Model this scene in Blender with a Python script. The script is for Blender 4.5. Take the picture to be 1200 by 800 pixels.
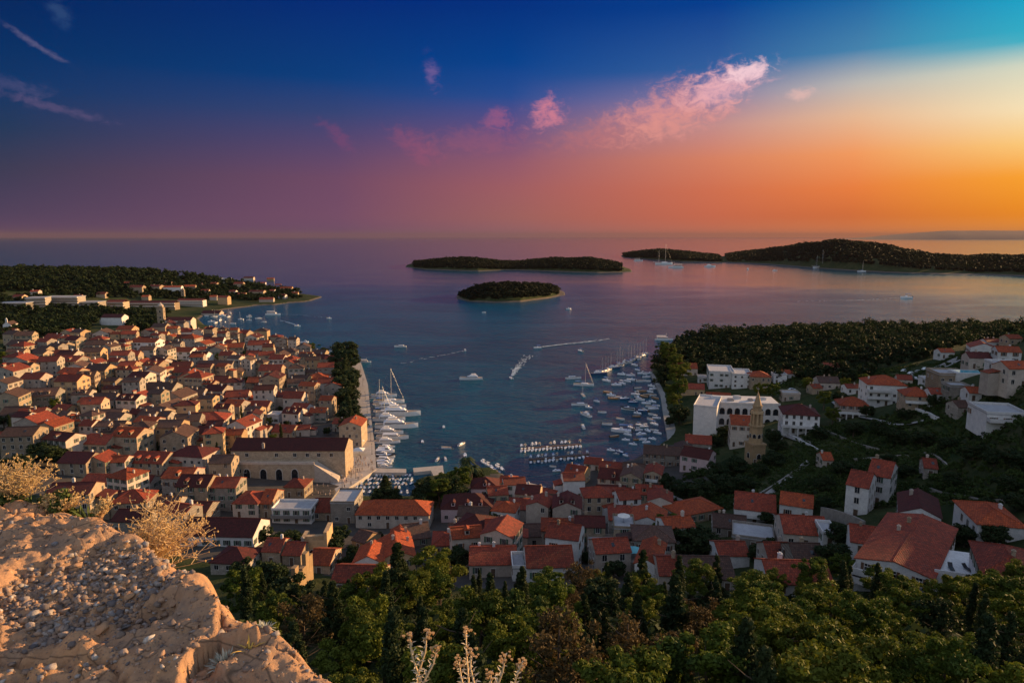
import bpy, math, random
import numpy as np
from mathutils import Vector, Matrix
for _o in list(bpy.data.objects): bpy.data.objects.remove(_o)
SC = bpy.context.scene; COL = SC.collection
random.seed(7); RNG = np.random.default_rng(7)
R = math.radians
# ---------------------------------------------------------------- camera
CAMZ = 100.0; F = 800.0; PITCH = math.atan(0.15375)
cam = bpy.data.cameras.new('camera'); cam.sensor_width = 36; cam.lens = 24
cam.clip_start = 0.05; cam.clip_end = 200000
camo = bpy.data.objects.new('camera', cam); COL.objects.link(camo)
camo.location = (0, 0, CAMZ); camo.rotation_euler = (math.pi/2 - PITCH, 0, 0)
SC.camera = camo
# ---------------------------------------------------------------- view, sun, sky
SC.view_settings.view_transform = 'Standard'; SC.view_settings.look = 'None'
EXPO = 1.0; SKYK = 2**-EXPO
SC.view_settings.exposure = EXPO; SC.view_settings.gamma = 1
SUN_AZ, SUN_EL, SUN_P = 65.0, 10.5, 5.0
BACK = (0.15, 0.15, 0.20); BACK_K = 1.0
SKY_UP = (0.035, 0.105, 0.23)
sun = bpy.data.lights.new('sun', 'SUN'); sun.energy = SUN_P; sun.angle = R(0.5); sun.color = (1.0, 0.60, 0.27)
suno = bpy.data.objects.new('sun', sun); COL.objects.link(suno)
sv = Vector((math.sin(R(SUN_AZ))*math.cos(R(SUN_EL)), math.cos(R(SUN_AZ))*math.cos(R(SUN_EL)), math.sin(R(SUN_EL))))
suno.rotation_euler = sv.to_track_quat('Z', 'Y').to_euler(); suno.location = sv*500
def lin(c):
    return tuple(((x/255)/12.92 if x/255 <= .04045 else ((x/255+.055)/1.055)**2.4) for x in c)
W = bpy.data.worlds.new('World'); SC.world = W; W.use_nodes = True
NT = W.node_tree; NT.nodes.clear()
class G:
    """tiny node-graph helper"""
    def __init__(s, nt): s.nt = nt
    def n(s, t, **k):
        x = s.nt.nodes.new(t)
        for a, b in k.items(): setattr(x, a, b)
        return x
    def put(s, sock, v):
        if isinstance(v, (int, float)):
            sock.default_value = v
        elif isinstance(v, tuple):
            sock.default_value = v if len(v) == len(sock.default_value) else tuple(v) + (1.0,)
        else: s.nt.links.new(v, sock)
    def m(s, op, a, b=0.0, c=None, clamp=False):
        x = s.n('ShaderNodeMath', operation=op, use_clamp=clamp); s.put(x.inputs[0], a); s.put(x.inputs[1], b)
        if c is not None: s.put(x.inputs[2], c)
        return x.outputs[0]
    def mr(s, v, a, b, c=0.0, d=1.0, smooth=False):
        x = s.n('ShaderNodeMapRange'); x.clamp = True
        if smooth: x.interpolation_type = 'SMOOTHSTEP'
        s.put(x.inputs[0], v)
        for i, q in enumerate((a, b, c, d)): s.put(x.inputs[i+1], q)
        return x.outputs[0]
    def mix(s, f, a, b, mode='MIX'):
        x = s.n('ShaderNodeMix', data_type='RGBA', blend_type=mode)
        s.put(x.inputs[0], f); s.put(x.inputs[6], a); s.put(x.inputs[7], b); return x.outputs[2]
    def ramp(s, v, stops, interp='LINEAR'):
        x = s.n('ShaderNodeValToRGB'); e = x.color_ramp.elements; x.color_ramp.interpolation = interp
        while len(e) < len(stops): e.new(0.5)
        for i, (p, c) in enumerate(sorted(stops)):
            e[i].position = p; e[i].color = tuple(c) + (1,)
        s.put(x.inputs[0], v); return x.outputs[0]
    def noise(s, vec, scale, detail=4, rough=.5, dist=0.0, dim='3D'):
        x = s.n('ShaderNodeTexNoise', noise_dimensions=dim); s.put(x.inputs['Vector'], vec)
        for k, v in (('Scale', scale), ('Detail', detail), ('Roughness', rough), ('Distortion', dist)): x.inputs[k].default_value = v
        return x.outputs[0]
g = G(NT)
tc = g.n('ShaderNodeTexCoord'); sp = g.n('ShaderNodeSeparateXYZ'); NT.links.new(tc.outputs['Generated'], sp.inputs[0])
dx, dy, dz = sp.outputs
az = g.m('MULTIPLY', g.m('ARCTAN2', dx, dy), 180/math.pi)
el = g.m('MULTIPLY', g.m('ARCSINE', dz), 180/math.pi)
elp = g.m('MAXIMUM', el, 0.0)
e01 = g.m('DIVIDE', elp, 90.0, clamp=True)
COLS = [
 (-37, [(0,(86,62,98)),(1.5,(74,62,92)),(4.5,(54,58,84)),(7,(26,56,90)),(10,(2,52,102)),(15,(0,38,92)),(18,(0,34,88))]),
 (-14, [(0,(104,72,108)),(1.5,(116,76,104)),(4.5,(112,74,102)),(7,(88,70,110)),(9.5,(52,68,118)),(12,(4,62,126)),(18,(0,40,118))]),
 (0, [(0,(148,98,108)),(1.5,(160,98,96)),(4,(160,94,100)),(6,(146,90,110)),(8.5,(100,80,130)),(11,(36,76,146)),(13.5,(0,66,142)),(18,(0,46,126))]),
 (16, [(0,(200,116,88)),(1.5,(204,106,76)),(3.5,(210,112,80)),(6,(216,130,100)),(8.5,(196,142,140)),(10.5,(140,124,160)),(12.5,(50,96,158)),(17,(0,62,142))]),
 (26, [(0,(222,130,76)),(1.5,(216,112,56)),(3.5,(236,128,64)),(6,(244,156,96)),(8.6,(232,186,150)),(10.8,(190,186,180)),(13,(70,132,174)),(17,(0,96,162))]),
 (37, [(0,(238,150,62)),(1.5,(242,142,24)),(4,(254,166,46)),(6,(255,206,124)),(8.2,(250,230,186)),(10.8,(216,220,196)),(12.3,(50,180,200)),(15.5,(0,165,205))])]
prev = None
for a, st in COLS:
    stops = [(p/90, tuple(SKYK*q for q in lin(c))) for p, c in st] + [(34/90, tuple(SKYK*q for q in SKY_UP)), (1.0, tuple(SKYK*q*.8 for q in SKY_UP))]
    r = g.ramp(e01, stops)
    if prev is None: prev = r
    else: prev = g.mix(g.mr(az, pa, a, smooth=False), prev, r)
    pa = a
# high clouds (azimuth/elevation degrees of the real sky)
cv = g.n('ShaderNodeCombineXYZ'); g.put(cv.inputs[0], az); g.put(cv.inputs[1], g.m('MULTIPLY', el, 1.6))
warp = g.noise(cv.outputs[0], .35, 5, .6)
fine = g.noise(cv.outputs[0], .85, 9, .62, .9)
puff = g.noise(cv.outputs[0], 4.5, 4, .6, .3)
def blob(a0, e0, rx, ry, tilt, soft=1.0):
    A = g.m('SUBTRACT', az, a0); E = g.m('SUBTRACT', el, e0)
    E = g.m('ADD', E, g.m('MULTIPLY', g.m('SUBTRACT', warp, .5), 2.6*soft)); c, s_ = math.cos(R(tilt)), math.sin(R(tilt))
    X = g.m('ADD', g.m('MULTIPLY', A, c/rx), g.m('MULTIPLY', E, s_/rx))
    Y = g.m('ADD', g.m('MULTIPLY', A, -s_/ry), g.m('MULTIPLY', E, c/ry))
    q = g.m('ADD', g.m('MULTIPLY', X, X), g.m('MULTIPLY', Y, Y))
    return g.m('EXPONENT', g.m('MULTIPLY', q, -1.6))
clouds = [(8.5, 8.3, 7.5, 1.7, 9, .38, (206,118,112)), (-3, 7.6, 6, 1.4, 4, .25, (176,96,112)),
 (12.8, 9.8, 6.0, 2.3, 14, .72, (224,148,146)), (16.4, 11.2, 4.0, 1.9, 16, .8, (240,180,188)), (18.2, 12.2, 2.2, .9, 10, .9, (246,206,214)), (13, 8.8, 6, 1.4, 14, .5, (226,150,138)),
 (2.8, 9.7, 1.5, 1.9, -65, .85, (214,128,146)), (-1.2, 9.2, 1.5, 1.1, 0, .5, (176,96,128)), (-6.4, 12.6, .75, 1.5, 10, .42, (150,110,160)),
 (-8, 7.2, 3.2, 1.3, -35, .38, (160,84,112)), (-14, 7.8, 2.2, .8, -40, .35, (142,72,112)), (22, 10.4, 1.5, .6, 10, .6, (238,190,180)),
 (-33.5, 12.4, 2.6, .3, -30, .5, (110,104,140)), (-34.5, 9.6, 2.6, .7, -12, .38, (92,88,128)), (-33, 8.6, 5.0, .4, -12, .5, (100,86,124)), (-32, 14.5, 1, .8, -50, .3, (70,100,140))]
for a0, e0, rx, ry, tl, k, c in clouds:
    b = blob(a0, e0, rx, ry, tl, .35)
    t = g.mr(g.m('ADD', g.m('MULTIPLY', b, 1.0), g.m('ADD', g.m('MULTIPLY', g.m('SUBTRACT', fine, .5), 2.3), g.m('MULTIPLY', g.m('SUBTRACT', puff, .5), .6))), .12, 1.15, smooth=True)
    t = g.m('MULTIPLY', t, g.mr(b, .03, .35))
    prev = g.mix(g.m('MULTIPLY', t, k, clamp=True), prev, tuple(SKYK*q for q in lin(c)))
# sky texture for the part of the sky behind the viewpoint
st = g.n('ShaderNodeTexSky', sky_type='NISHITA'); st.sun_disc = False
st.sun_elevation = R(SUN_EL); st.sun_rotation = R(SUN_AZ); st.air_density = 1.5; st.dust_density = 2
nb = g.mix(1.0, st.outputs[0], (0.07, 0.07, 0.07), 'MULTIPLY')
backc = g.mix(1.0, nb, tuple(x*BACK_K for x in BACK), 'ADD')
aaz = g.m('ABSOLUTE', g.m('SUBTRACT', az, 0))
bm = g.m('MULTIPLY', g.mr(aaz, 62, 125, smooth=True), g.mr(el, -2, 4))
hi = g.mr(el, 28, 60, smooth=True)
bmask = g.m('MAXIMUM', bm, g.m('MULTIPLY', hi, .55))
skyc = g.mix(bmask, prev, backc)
skyc = g.mix(g.mr(el, -4, -.2), (0.02, 0.03, 0.04), skyc)
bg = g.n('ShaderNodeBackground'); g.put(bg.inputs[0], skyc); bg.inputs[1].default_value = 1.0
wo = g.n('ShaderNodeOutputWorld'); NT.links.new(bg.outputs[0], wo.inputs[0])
SC.cycles.max_bounces = 5; SC.cycles.diffuse_bounces = 2; SC.cycles.glossy_bounces = 2; SC.cycles.transmission_bounces = 2
SC.cycles.transparent_max_bounces = 4; SC.cycles.caustics_reflective = False; SC.cycles.caustics_refractive = False
SC.cycles.use_denoising = True; SC.cycles.sample_clamp_indirect = 4
# ---------------------------------------------------------------- pixel (1200x800 photo) -> world
cp, sp_ = math.cos(PITCH), math.sin(PITCH)
def ray(u, v):
    x, y = (u-600)/F, (400-v)/F
    return np.array((x, cp + y*sp_, -sp_ + y*cp))
def PZ(u, v, z=0.0):
    d = ray(u, v); t = (z-CAMZ)/d[2]
    return d[0]*t, d[1]*t
CTRL = [ # u, v, ground height
 (380,570,2),(430,500,1.6),(400,440,1.6),(300,480,3),(250,500,4),(150,520,8),(50,530,12),(0,540,15),(0,460,18),(100,450,15),(200,440,9),(300,430,3),
 (350,430,2),(100,400,12),(0,400,16),(200,385,8),(250,393,3),(0,372,12),(100,365,9),(200,359,3),(50,425,17),(350,480,2.5),(340,520,2),
 (0,322,38),(60,320,38),(100,320,37),(160,320,36),(220,322,31),(270,326,23),(310,331,15),(345,336,10),(362,343,4),(300,348,4),(0,340,30),(100,338,26),(200,338,20),(250,342,10),
 (340,600,5),(450,622,7),(600,620,8),(600,590,5),(560,578,2.5),(700,572,4),(760,582,7),(800,562,8),(640,685,26),(740,685,27),(640,642,13),(450,660,15),(430,700,26),(350,670,18),
 (300,650,13),(250,625,9),(180,600,9),(100,580,12),(800,640,18),(830,695,30),(950,640,25),(930,692,35),(1050,690,41),(1180,700,46),(1000,610,31),(1180,620,41),(900,605,19),
 (1150,560,40),(1000,560,27),(900,532,13),(850,512,5),(830,462,5),(940,502,16),(1050,472,25),(1180,502,37),(1180,442,33),(1100,440,27),(1000,440,19),
 (900,432,11),(1180,405,25),(960,393,19),(880,402,11),(820,412,4)]
WCTRL = [(0,105,38),(0,85,48),(0,64,58),(25,55,62),(60,64,60),(80,95,48),(-25,95,42),(-30,75,50),(-45,110,32),(-80,110,26),(0,35,78),(40,25,82),(-30,20,85),(0,8,90),(-60,60,60),(-110,60,55),(-180,130,28),
 (-260,200,24),(-350,300,26),(-500,400,30),(-800,700,30),(-1500,900,32),(-2500,900,40),(-1500,1250,40),(-2500,1200,45),(130,85,60),(190,110,70),(190,150,74),(200,190,76),(230,200,84),(240,280,78),(152,165,62),(160,148,82),(138,158,70),(148,138,68),(172,190,82),(195,215,88),(270,250,84),(320,330,74),(380,420,60),(430,500,34),(470,580,21),(500,680,8),  # some off-view heights on the right are raised to shade the villa
 (-700,1180,39),(300,60,80),(450,300,90),(600,500,45),(700,700,8),(-200,0,80)]
_px = [PZ(u, v, z) + (z,) for u, v, z in CTRL] + WCTRL
CP = np.array(_px)
def _phi(d): return np.sqrt(d*d + 144.0)
_A = _phi(np.hypot(CP[:,None,0]-CP[None,:,0], CP[:,None,1]-CP[None,:,1])); n_ = len(CP)
_M = np.zeros((n_+1, n_+1)); _M[:n_,:n_] = _A + np.eye(n_)*-1.5; _M[:n_,n_] = 1; _M[n_,:n_] = 1
_w = np.linalg.solve(_M, np.append(CP[:,2], 0))
COAST_PX = [(378,348),(366,352),(355,354),(338,355),(320,357.5),(300,358),(285,360),(262,363),(243,367),(232,374),(240,382),(262,387),(300,393),(335,402),(365,411),(392,420),(408,424),
 (422,425),(430,450),(434,490),(438,520),(440,549),(398,578),(402,584),(485,584),(488,562),(525,556),(560,550),(575,548),(590,556),(604,568),(640,574),(665,566),(690,554),(740,541),(770,524),(782,515),
 (779,490),(775,462),(762,440),(766,424),(778,408),(790,400)]
COAST = np.array([(-2600,1420),(-1600,1430),(-900,1390),(-640,1340),(-480,1270)] + [PZ(u, v) for u, v in COAST_PX] + [(200,690),(300,705),(420,730),(540,770),(700,800),(1000,600),(1000,-300),(-1000,-300),(-2600,-100)])
def sdist(x, y, P=COAST):
    """signed distance to the coast polygon, positive on land"""
    x = np.asarray(x, float); y = np.asarray(y, float); best = np.full(x.shape, 1e18); ins = np.zeros(x.shape, bool)
    for i in range(len(P)):
        ax, ay = P[i]; bx, by = P[(i+1) % len(P)]
        ex, ey = bx-ax, by-ay; wx, wy = x-ax, y-ay
        t = np.clip((wx*ex+wy*ey)/(ex*ex+ey*ey+1e-9), 0, 1)
        best = np.minimum(best, (wx-ex*t)**2 + (wy-ey*t)**2)
        c = ((ay > y) != (by > y)); xi = ax + (y-ay)*ex/(ey if abs(ey) > 1e-9 else 1e-9)
        ins ^= (c & (x < xi))
    return np.where(ins, 1, -1)*np.sqrt(best)
def H(x, y):
    x = np.asarray(x, float); y = np.asarray(y, float); z = np.full(x.shape, _w[n_])
    for i in range(n_): z = z + _w[i]*_phi(np.hypot(x-CP[i,0], y-CP[i,1]))
    s_ = np.clip((x - (.741*y+15))/38, 0, 1); f_ = np.clip((y-108)/40, 0, 1)*np.clip((460-y)/130, 0, 1); z = z + 24*s_*s_*(3-2*s_)*f_  # unseen ridge past the right edge, added to shade the right-hand houses
    sd = sdist(x, y)
    lim = np.where(sd > 0, 1.3*np.minimum(sd, 1.2) + .35*np.maximum(sd-1.2, 0), sd*.8)
    return np.maximum(np.minimum(np.maximum(z, 1.4), lim), -6)
def Hs(x, y): return float(H(np.array([x]), np.array([y]))[0])
def P(u, v, dz=0.0):
    """ground point seen at a pixel"""
    d = ray(u, v); t = np.concatenate([np.linspace(20, 700, 300), np.linspace(705, 2200, 160)])
    X, Y, Z = d[0]*t, d[1]*t, CAMZ + d[2]*t
    k = np.nonzero(Z - dz <= H(X, Y))[0]
    if len(k) == 0: k = [len(t)-1]
    k = max(int(k[0]), 1); a, b = t[k-1], t[k]
    for _ in range(10):
        m = (a+b)/2
        if CAMZ + d[2]*m - dz <= Hs(d[0]*m, d[1]*m): b = m
        else: a = m
    return float(d[0]*b), float(d[1]*b), float(CAMZ + d[2]*b - dz)
def depth(x, y, z): return y*cp - (z-CAMZ)*sp_
def pix(x, y, z):
    D = depth(x, y, z); yy = (y*sp_ + (z-CAMZ)*cp)/D
    return 600 + F*x/D, 400 - F*yy
# ---------------------------------------------------------------- objects
def link(o, parent=None):
    COL.objects.link(o)
    if parent is not None: o.parent = parent
    return o
def mk(name, V, Fs, mats, parent=None, mi=None, smooth=False):
    me = bpy.data.meshes.new(name); me.from_pydata([tuple(v) for v in V], [], Fs)
    for m in (mats if isinstance(mats, (list, tuple)) else [mats]): me.materials.append(m)
    if mi is not None: me.polygons.foreach_set('material_index', mi)
    if smooth: me.polygons.foreach_set('use_smooth', [True]*len(me.polygons))
    me.update(); return link(bpy.data.objects.new(name, me), parent)
def npm(name, V, Fq, mat, parent=None, smooth=False, data_only=False, mi=None):
    """fast mesh from arrays: V (n,3), Fq (m,k)"""
    V = np.asarray(V, np.float32); Fq = np.asarray(Fq, np.int32); k = Fq.shape[1]
    me = bpy.data.meshes.new(name); me.vertices.add(len(V)); me.vertices.foreach_set('co', V.ravel())
    me.loops.add(Fq.size); me.loops.foreach_set('vertex_index', Fq.ravel())
    me.polygons.add(len(Fq)); me.polygons.foreach_set('loop_start', np.arange(0, Fq.size, k, dtype=np.int32))
    me.polygons.foreach_set('loop_total', np.full(len(Fq), k, np.int32))
    for m in (mat if isinstance(mat, (list, tuple)) else [mat]): me.materials.append(m)
    if mi is not None: me.polygons.foreach_set('material_index', np.asarray(mi, np.int32))
    if smooth: me.polygons.foreach_set('use_smooth', np.ones(len(Fq), bool))
    me.update(calc_edges=True)
    return me if data_only else link(bpy.data.objects.new(name, me), parent)
def tag(o, label=None, cat=None, group=None, kind=None):
    if label: o['label'] = label
    if cat: o['category'] = cat
    if group: o['group'] = group
    if kind: o['kind'] = kind
    return o
def emp(name, loc, yaw=0.0, parent=None):
    o = bpy.data.objects.new(name, None); o.empty_display_size = .5; link(o, parent)
    o.location = loc; o.rotation_euler = (0, 0, yaw); return o
def copy_tree(o, parent=None):
    c = o.copy(); link(c)
    if parent is not None: c.parent = parent
    for ch in [x for x in KIDS.get(o.name, [])]: copy_tree(ch, c)
    return c
KIDS = {}
def index_kids(root):
    for x in root.children_recursive: KIDS.setdefault(x.parent.name, []).append(x)
class MB:
    """mesh builder: boxes, tubes, polygons with one material index each"""
    def __init__(s): s.V = []; s.F = []; s.I = []
    def add(s, V, Fs, i=0):
        k = len(s.V); s.V += [tuple(v) for v in V]; s.F += [tuple(a+k for a in f) for f in Fs]; s.I += [i]*len(Fs)
    def box(s, x0, x1, y0, y1, z0, z1, i=0):
        s.add([(x0,y0,z0),(x1,y0,z0),(x1,y1,z0),(x0,y1,z0),(x0,y0,z1),(x1,y0,z1),(x1,y1,z1),(x0,y1,z1)],
              [(0,3,2,1),(4,5,6,7),(0,1,5,4),(1,2,6,5),(2,3,7,6),(3,0,4,7)], i)
    def frus(s, r0, r1, z0, z1, n=8, i=0, c=(0,0), ph=0.0, sy=1.0):
        V = [(c[0]+r*math.cos(2*math.pi*k/n+ph), c[1]+sy*r*math.sin(2*math.pi*k/n+ph), z) for r, z in ((r0,z0),(r1,z1)) for k in range(n)]
        s.add(V, [(k, (k+1)%n, n+(k+1)%n, n+k) for k in range(n)] + [tuple(range(n-1,-1,-1)), tuple(range(n,2*n))], i)
    def tube(s, pts, r, n=4, i=0, r1=None):
        pts = [Vector(p) for p in pts]; k0 = len(s.V); m = len(pts)
        for j, p in enumerate(pts):
            d = (pts[min(j+1,m-1)] - pts[max(j-1,0)]).normalized()
            a = d.cross(Vector((0,0,1)) if abs(d.z) < .9 else Vector((1,0,0))).normalized(); b = d.cross(a)
            rr = r if r1 is None else r + (r1-r)*j/(m-1)
            for q in range(n): s.V.append(tuple(p + (a*math.cos(2*math.pi*q/n) + b*math.sin(2*math.pi*q/n))*rr))
        for j in range(m-1):
            for q in range(n):
                A = k0+j*n; s.F.append((A+q, A+(q+1)%n, A+n+(q+1)%n, A+n+q)); s.I.append(i)
    def prism(s, poly, z0, z1, i=0):
        n = len(poly); s.add([(x,y,z0) for x,y in poly] + [(x,y,z1) for x,y in poly],
            [tuple(range(n-1,-1,-1)), tuple(range(n,2*n))] + [(k,(k+1)%n,n+(k+1)%n,n+k) for k in range(n)], i)
    def build(s, name, mats, parent=None, smooth=False):
        return mk(name, s.V, s.F, mats, parent, s.I, smooth)
# ---------------------------------------------------------------- materials
def mat(name, rough=.8, spec=.3):
    m = bpy.data.materials.new(name); m.use_nodes = True; b = m.node_tree.nodes['Principled BSDF']
    b.inputs['Roughness'].default_value = rough; b.inputs['Specular IOR Level'].default_value = spec
    return m, G(m.node_tree), b
def objco(gg): return gg.n('ShaderNodeTexCoord').outputs['Object']
def geoco(gg): return gg.n('ShaderNodeNewGeometry').outputs['Position']
def orand(gg): return gg.n('ShaderNodeObjectInfo').outputs['Random']
def plaster(name, c, c2, rough=.85, sc=.6, blocks=False, world=False, vary=.25):
    m, q, b = mat(name, rough, .2); co = geoco(q)
    n = q.noise(co, sc, 6, .65); col = q.mix(q.mr(n, .32, .7), c, c2)
    n2 = q.noise(co, sc*6, 4, .7); col = q.mix(q.mr(n2, .35, .75, 0, .45), col, tuple(x*.42 for x in c2), 'MIX')
    if vary:
        hs = q.n('ShaderNodeHueSaturation'); q.put(hs.inputs['Value'], q.mr(orand(q), 0, 1, 1-vary, 1+vary)); q.put(hs.inputs['Color'], col); col = hs.outputs[0]
    h = n2
    if blocks:
        br = q.n('ShaderNodeTexBrick'); mp = q.n('ShaderNodeMapping'); mp.inputs['Rotation'].default_value = (math.pi/2, 0, 0)
        q.put(mp.inputs['Vector'], objco(q)); q.put(br.inputs['Vector'], mp.outputs[0])
        br.inputs['Scale'].default_value = 1.0; br.inputs['Brick Width'].default_value = .9; br.inputs['Row Height'].default_value = .38; br.inputs['Mortar Size'].default_value = .03
        br.inputs['Color1'].default_value = (1,1,1,1); br.inputs['Color2'].default_value = (.72,.72,.72,1); br.inputs['Mortar'].default_value = (.5,.48,.45,1)
        col = q.mix(.75, col, br.outputs[0], 'MULTIPLY')
    q.put(b.inputs['Base Color'], col)
    bp = q.n('ShaderNodeBump'); bp.inputs['Strength'].default_value = .35; bp.inputs['Distance'].default_value = .08; q.put(bp.inputs['Height'], h); q.put(b.inputs['Normal'], bp.outputs[0])
    return m
def tiles(name, c, c2, c3):
    m, q, b = mat(name, .75, .3); co = objco(q)
    br = q.n('ShaderNodeTexBrick'); q.put(br.inputs['Vector'], co)
    br.inputs['Scale'].default_value = 1.0; br.inputs['Brick Width'].default_value = .42; br.inputs['Row Height'].default_value = .5; br.inputs['Mortar Size'].default_value = .05
    br.inputs['Color1'].default_value = (1,1,1,1); br.inputs['Color2'].default_value = (.40,.38,.38,1); br.inputs['Mortar'].default_value = (.28,.26,.26,1)
    n = q.noise(geoco(q), .45, 6, .65); col = q.mix(q.mr(n, .3, .7), c, c2)
    n2 = q.noise(geoco(q), 2.2, 5, .7); col = q.mix(q.mr(n2, .46, .68, 0, .85), col, c3)
    hs = q.n('ShaderNodeHueSaturation'); q.put(hs.inputs['Value'], q.mr(orand(q), 0, 1, .7, 1.25)); q.put(hs.inputs['Color'], q.mix(.8, col, br.outputs[0], 'MULTIPLY'))
    q.put(b.inputs['Base Color'], hs.outputs[0])
    w = q.n('ShaderNodeTexWave'); q.put(w.inputs['Vector'], co); w.inputs['Scale'].default_value = 1.5
    bp = q.n('ShaderNodeBump'); bp.inputs['Strength'].default_value = .6; bp.inputs['Distance'].default_value = .08; q.put(bp.inputs['Height'], w.outputs[1]); q.put(b.inputs['Normal'], bp.outputs[0])
    return m
def plain(name, c, rough=.6, spec=.4, metal=0.0, vary=0.0, em=None):
    m, q, b = mat(name, rough, spec)
    n = q.noise(geoco(q), 1.3, 4, .6); col = q.mix(q.mr(n, .3, .7), c, tuple(x*.82 for x in c))
    if vary:
        hs = q.n('ShaderNodeHueSaturation'); q.put(hs.inputs['Value'], q.mr(orand(q), 0, 1, 1-vary, 1+vary)); q.put(hs.inputs['Color'], col); col = hs.outputs[0]
    q.put(b.inputs['Base Color'], col); b.inputs['Metallic'].default_value = metal
    return m
def leafy(name, c1, c2, c3, sc=.5, rnd=.5):
    m, q, b = mat(name, .7, .15)
    n = q.noise(geoco(q), sc, 5, .6); col = q.mix(q.mr(n, .35, .65), c1, c2)
    col = q.mix(q.m('MULTIPLY', orand(q), rnd), col, c3); q.put(b.inputs['Base Color'], col)
    t = q.n('ShaderNodeBsdfTranslucent'); q.put(t.inputs[0], col); ms = q.n('ShaderNodeMixShader'); ms.inputs[0].default_value = .25
    q.nt.links.new(b.outputs[0], ms.inputs[1]); q.nt.links.new(t.outputs[0], ms.inputs[2])
    q.nt.links.new(ms.outputs[0], q.nt.nodes['Material Output'].inputs[0]); return m
M = {}
M['cream'] = plaster('cream_stone', (.50,.39,.28), (.31,.24,.17), blocks=True)
M['grey'] = plaster('grey_stone', (.42,.37,.32), (.26,.23,.20), blocks=True)
M['ochre'] = plaster('ochre_render', (.50,.34,.19), (.35,.24,.14))
M['white'] = plaster('white_render', (.70,.68,.66), (.52,.51,.51), vary=.12)
M['pink'] = plaster('pink_render', (.62,.46,.47), (.50,.37,.38), vary=.08)
M['pale'] = plaster('pale_render', (.54,.46,.39), (.37,.31,.27))
M['red'] = tiles('red_tiles', (.46,.075,.030), (.28,.050,.026), (.12,.05,.035))
M['orange'] = tiles('orange_tiles', (.54,.10,.024), (.36,.062,.018), (.18,.06,.035))
M['brown'] = tiles('brown_tiles', (.17,.08,.055), (.11,.06,.045), (.09,.07,.06))
M['maroon'] = tiles('maroon_tiles', (.15,.022,.016), (.095,.017,.014), (.07,.025,.02))
M['flatroof'] = plaster('flat_roof_screed', (.42,.42,.44), (.32,.32,.34), vary=.15)
M['glass'] = plain('window_glass', (.015,.018,.024), .15, .6)
M['frame'] = plain('window_surround', (.50,.47,.43), .7)
M['shutter'] = plain('shutter_green', (.05,.10,.07), .6, vary=.5)
M['shutbr'] = plain('shutter_brown', (.14,.07,.04), .6, vary=.4)
M['wood'] = plain('dark_door_wood', (.10,.06,.04), .6)
M['boatw'] = plain('boat_white', (.80,.81,.84), .35, .5, vary=.1)
M['boatb'] = plain('boat_blue', (.04,.08,.20), .35, .5)
M['boatr'] = plain('boat_red', (.35,.04,.04), .4)
M['boatwood'] = plain('boat_wood', (.32,.17,.08), .5)
M['teak'] = plain('teak_deck', (.40,.30,.20), .6)
M['canvas'] = plain('blue_canvas', (.07,.14,.32), .8, vary=.4)
M['dark'] = plain('dark_rubber', (.03,.03,.035), .6)
M['mast'] = plain('aluminium_mast', (.62,.60,.58), .4)
M['awning'] = plain('white_awning', (.78,.75,.70), .8)
M['teal'] = plain('teal_parasol', (.18,.55,.62), .8)
M['metal'] = plain('grey_metal', (.3,.31,.33), .4, .5, .6)
M['car'] = plain('car_paint', (.55,.57,.60), .3, .5, vary=.6)
M['carred'] = plain('car_paint_red', (.40,.03,.03), .3, .5)
M['skin'] = plain('skin_and_clothes', (.35,.27,.24), .8, vary=.6)
M['foam'] = plain('wake_foam', (.50,.60,.68), .6)
M['leaf'] = leafy('pine_needles', (.022,.046,.010), (.095,.130,.014), (.14,.14,.014))
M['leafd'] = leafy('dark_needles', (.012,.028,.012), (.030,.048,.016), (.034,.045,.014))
M['leafr'] = leafy('dry_needles', (.045,.036,.016), (.095,.065,.026), (.11,.075,.03))
M['leafw'] = leafy('woodland_leaves', (.007,.017,.007), (.018,.032,.009), (.024,.034,.010), .06, .2)
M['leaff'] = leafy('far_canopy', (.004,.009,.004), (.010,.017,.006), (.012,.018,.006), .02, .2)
M['leafs'] = leafy('scrub_leaves', (.018,.040,.010), (.055,.085,.020), (.07,.085,.03), .08, .2)
M['palm'] = leafy('palm_fronds', (.02,.04,.015), (.04,.06,.02), (.05,.06,.02))
M['bark'] = plain('bark', (.10,.07,.05), .9)
# ground
m, q, b = mat('hillside_ground', .95, .1); co = geoco(q)
c = q.mix(q.mr(q.noise(co, .035, 6, .65), .38, .62), (.018,.036,.010), (.065,.066,.028))
c = q.mix(q.mr(q.noise(co, .16, 6, .7), .42, .66, 0, .85), c, (.016,.030,.009)); c = q.mix(q.mr(q.noise(co, .5, 6, .75), .60, .74, 0, .7), c, (.10,.09,.07))
q.put(b.inputs['Base Color'], c); bp = q.n('ShaderNodeBump'); bp.inputs['Strength'].default_value = .9; bp.inputs['Distance'].default_value = .8; q.put(bp.inputs['Height'], q.noise(co, .4, 8, .7)); q.put(b.inputs['Normal'], bp.outputs[0]); M['hill'] = m
M['paving'] = plaster('street_paving', (.085,.075,.065), (.045,.042,.04), sc=.15, vary=0)
M['quay'] = plaster('quay_limestone', (.50,.45,.40), (.38,.34,.30), sc=.2, vary=0)
M['wallstone'] = plaster('dry_stone', (.34,.31,.27), (.20,.18,.16), sc=1.0, vary=.15)
M['shore'] = plaster('shore_rock', (.14,.11,.09), (.07,.06,.05), sc=.08, vary=0)
M['road'] = plaster('pale_road', (.34,.33,.31), (.24,.23,.22), sc=.3, vary=0)
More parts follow.
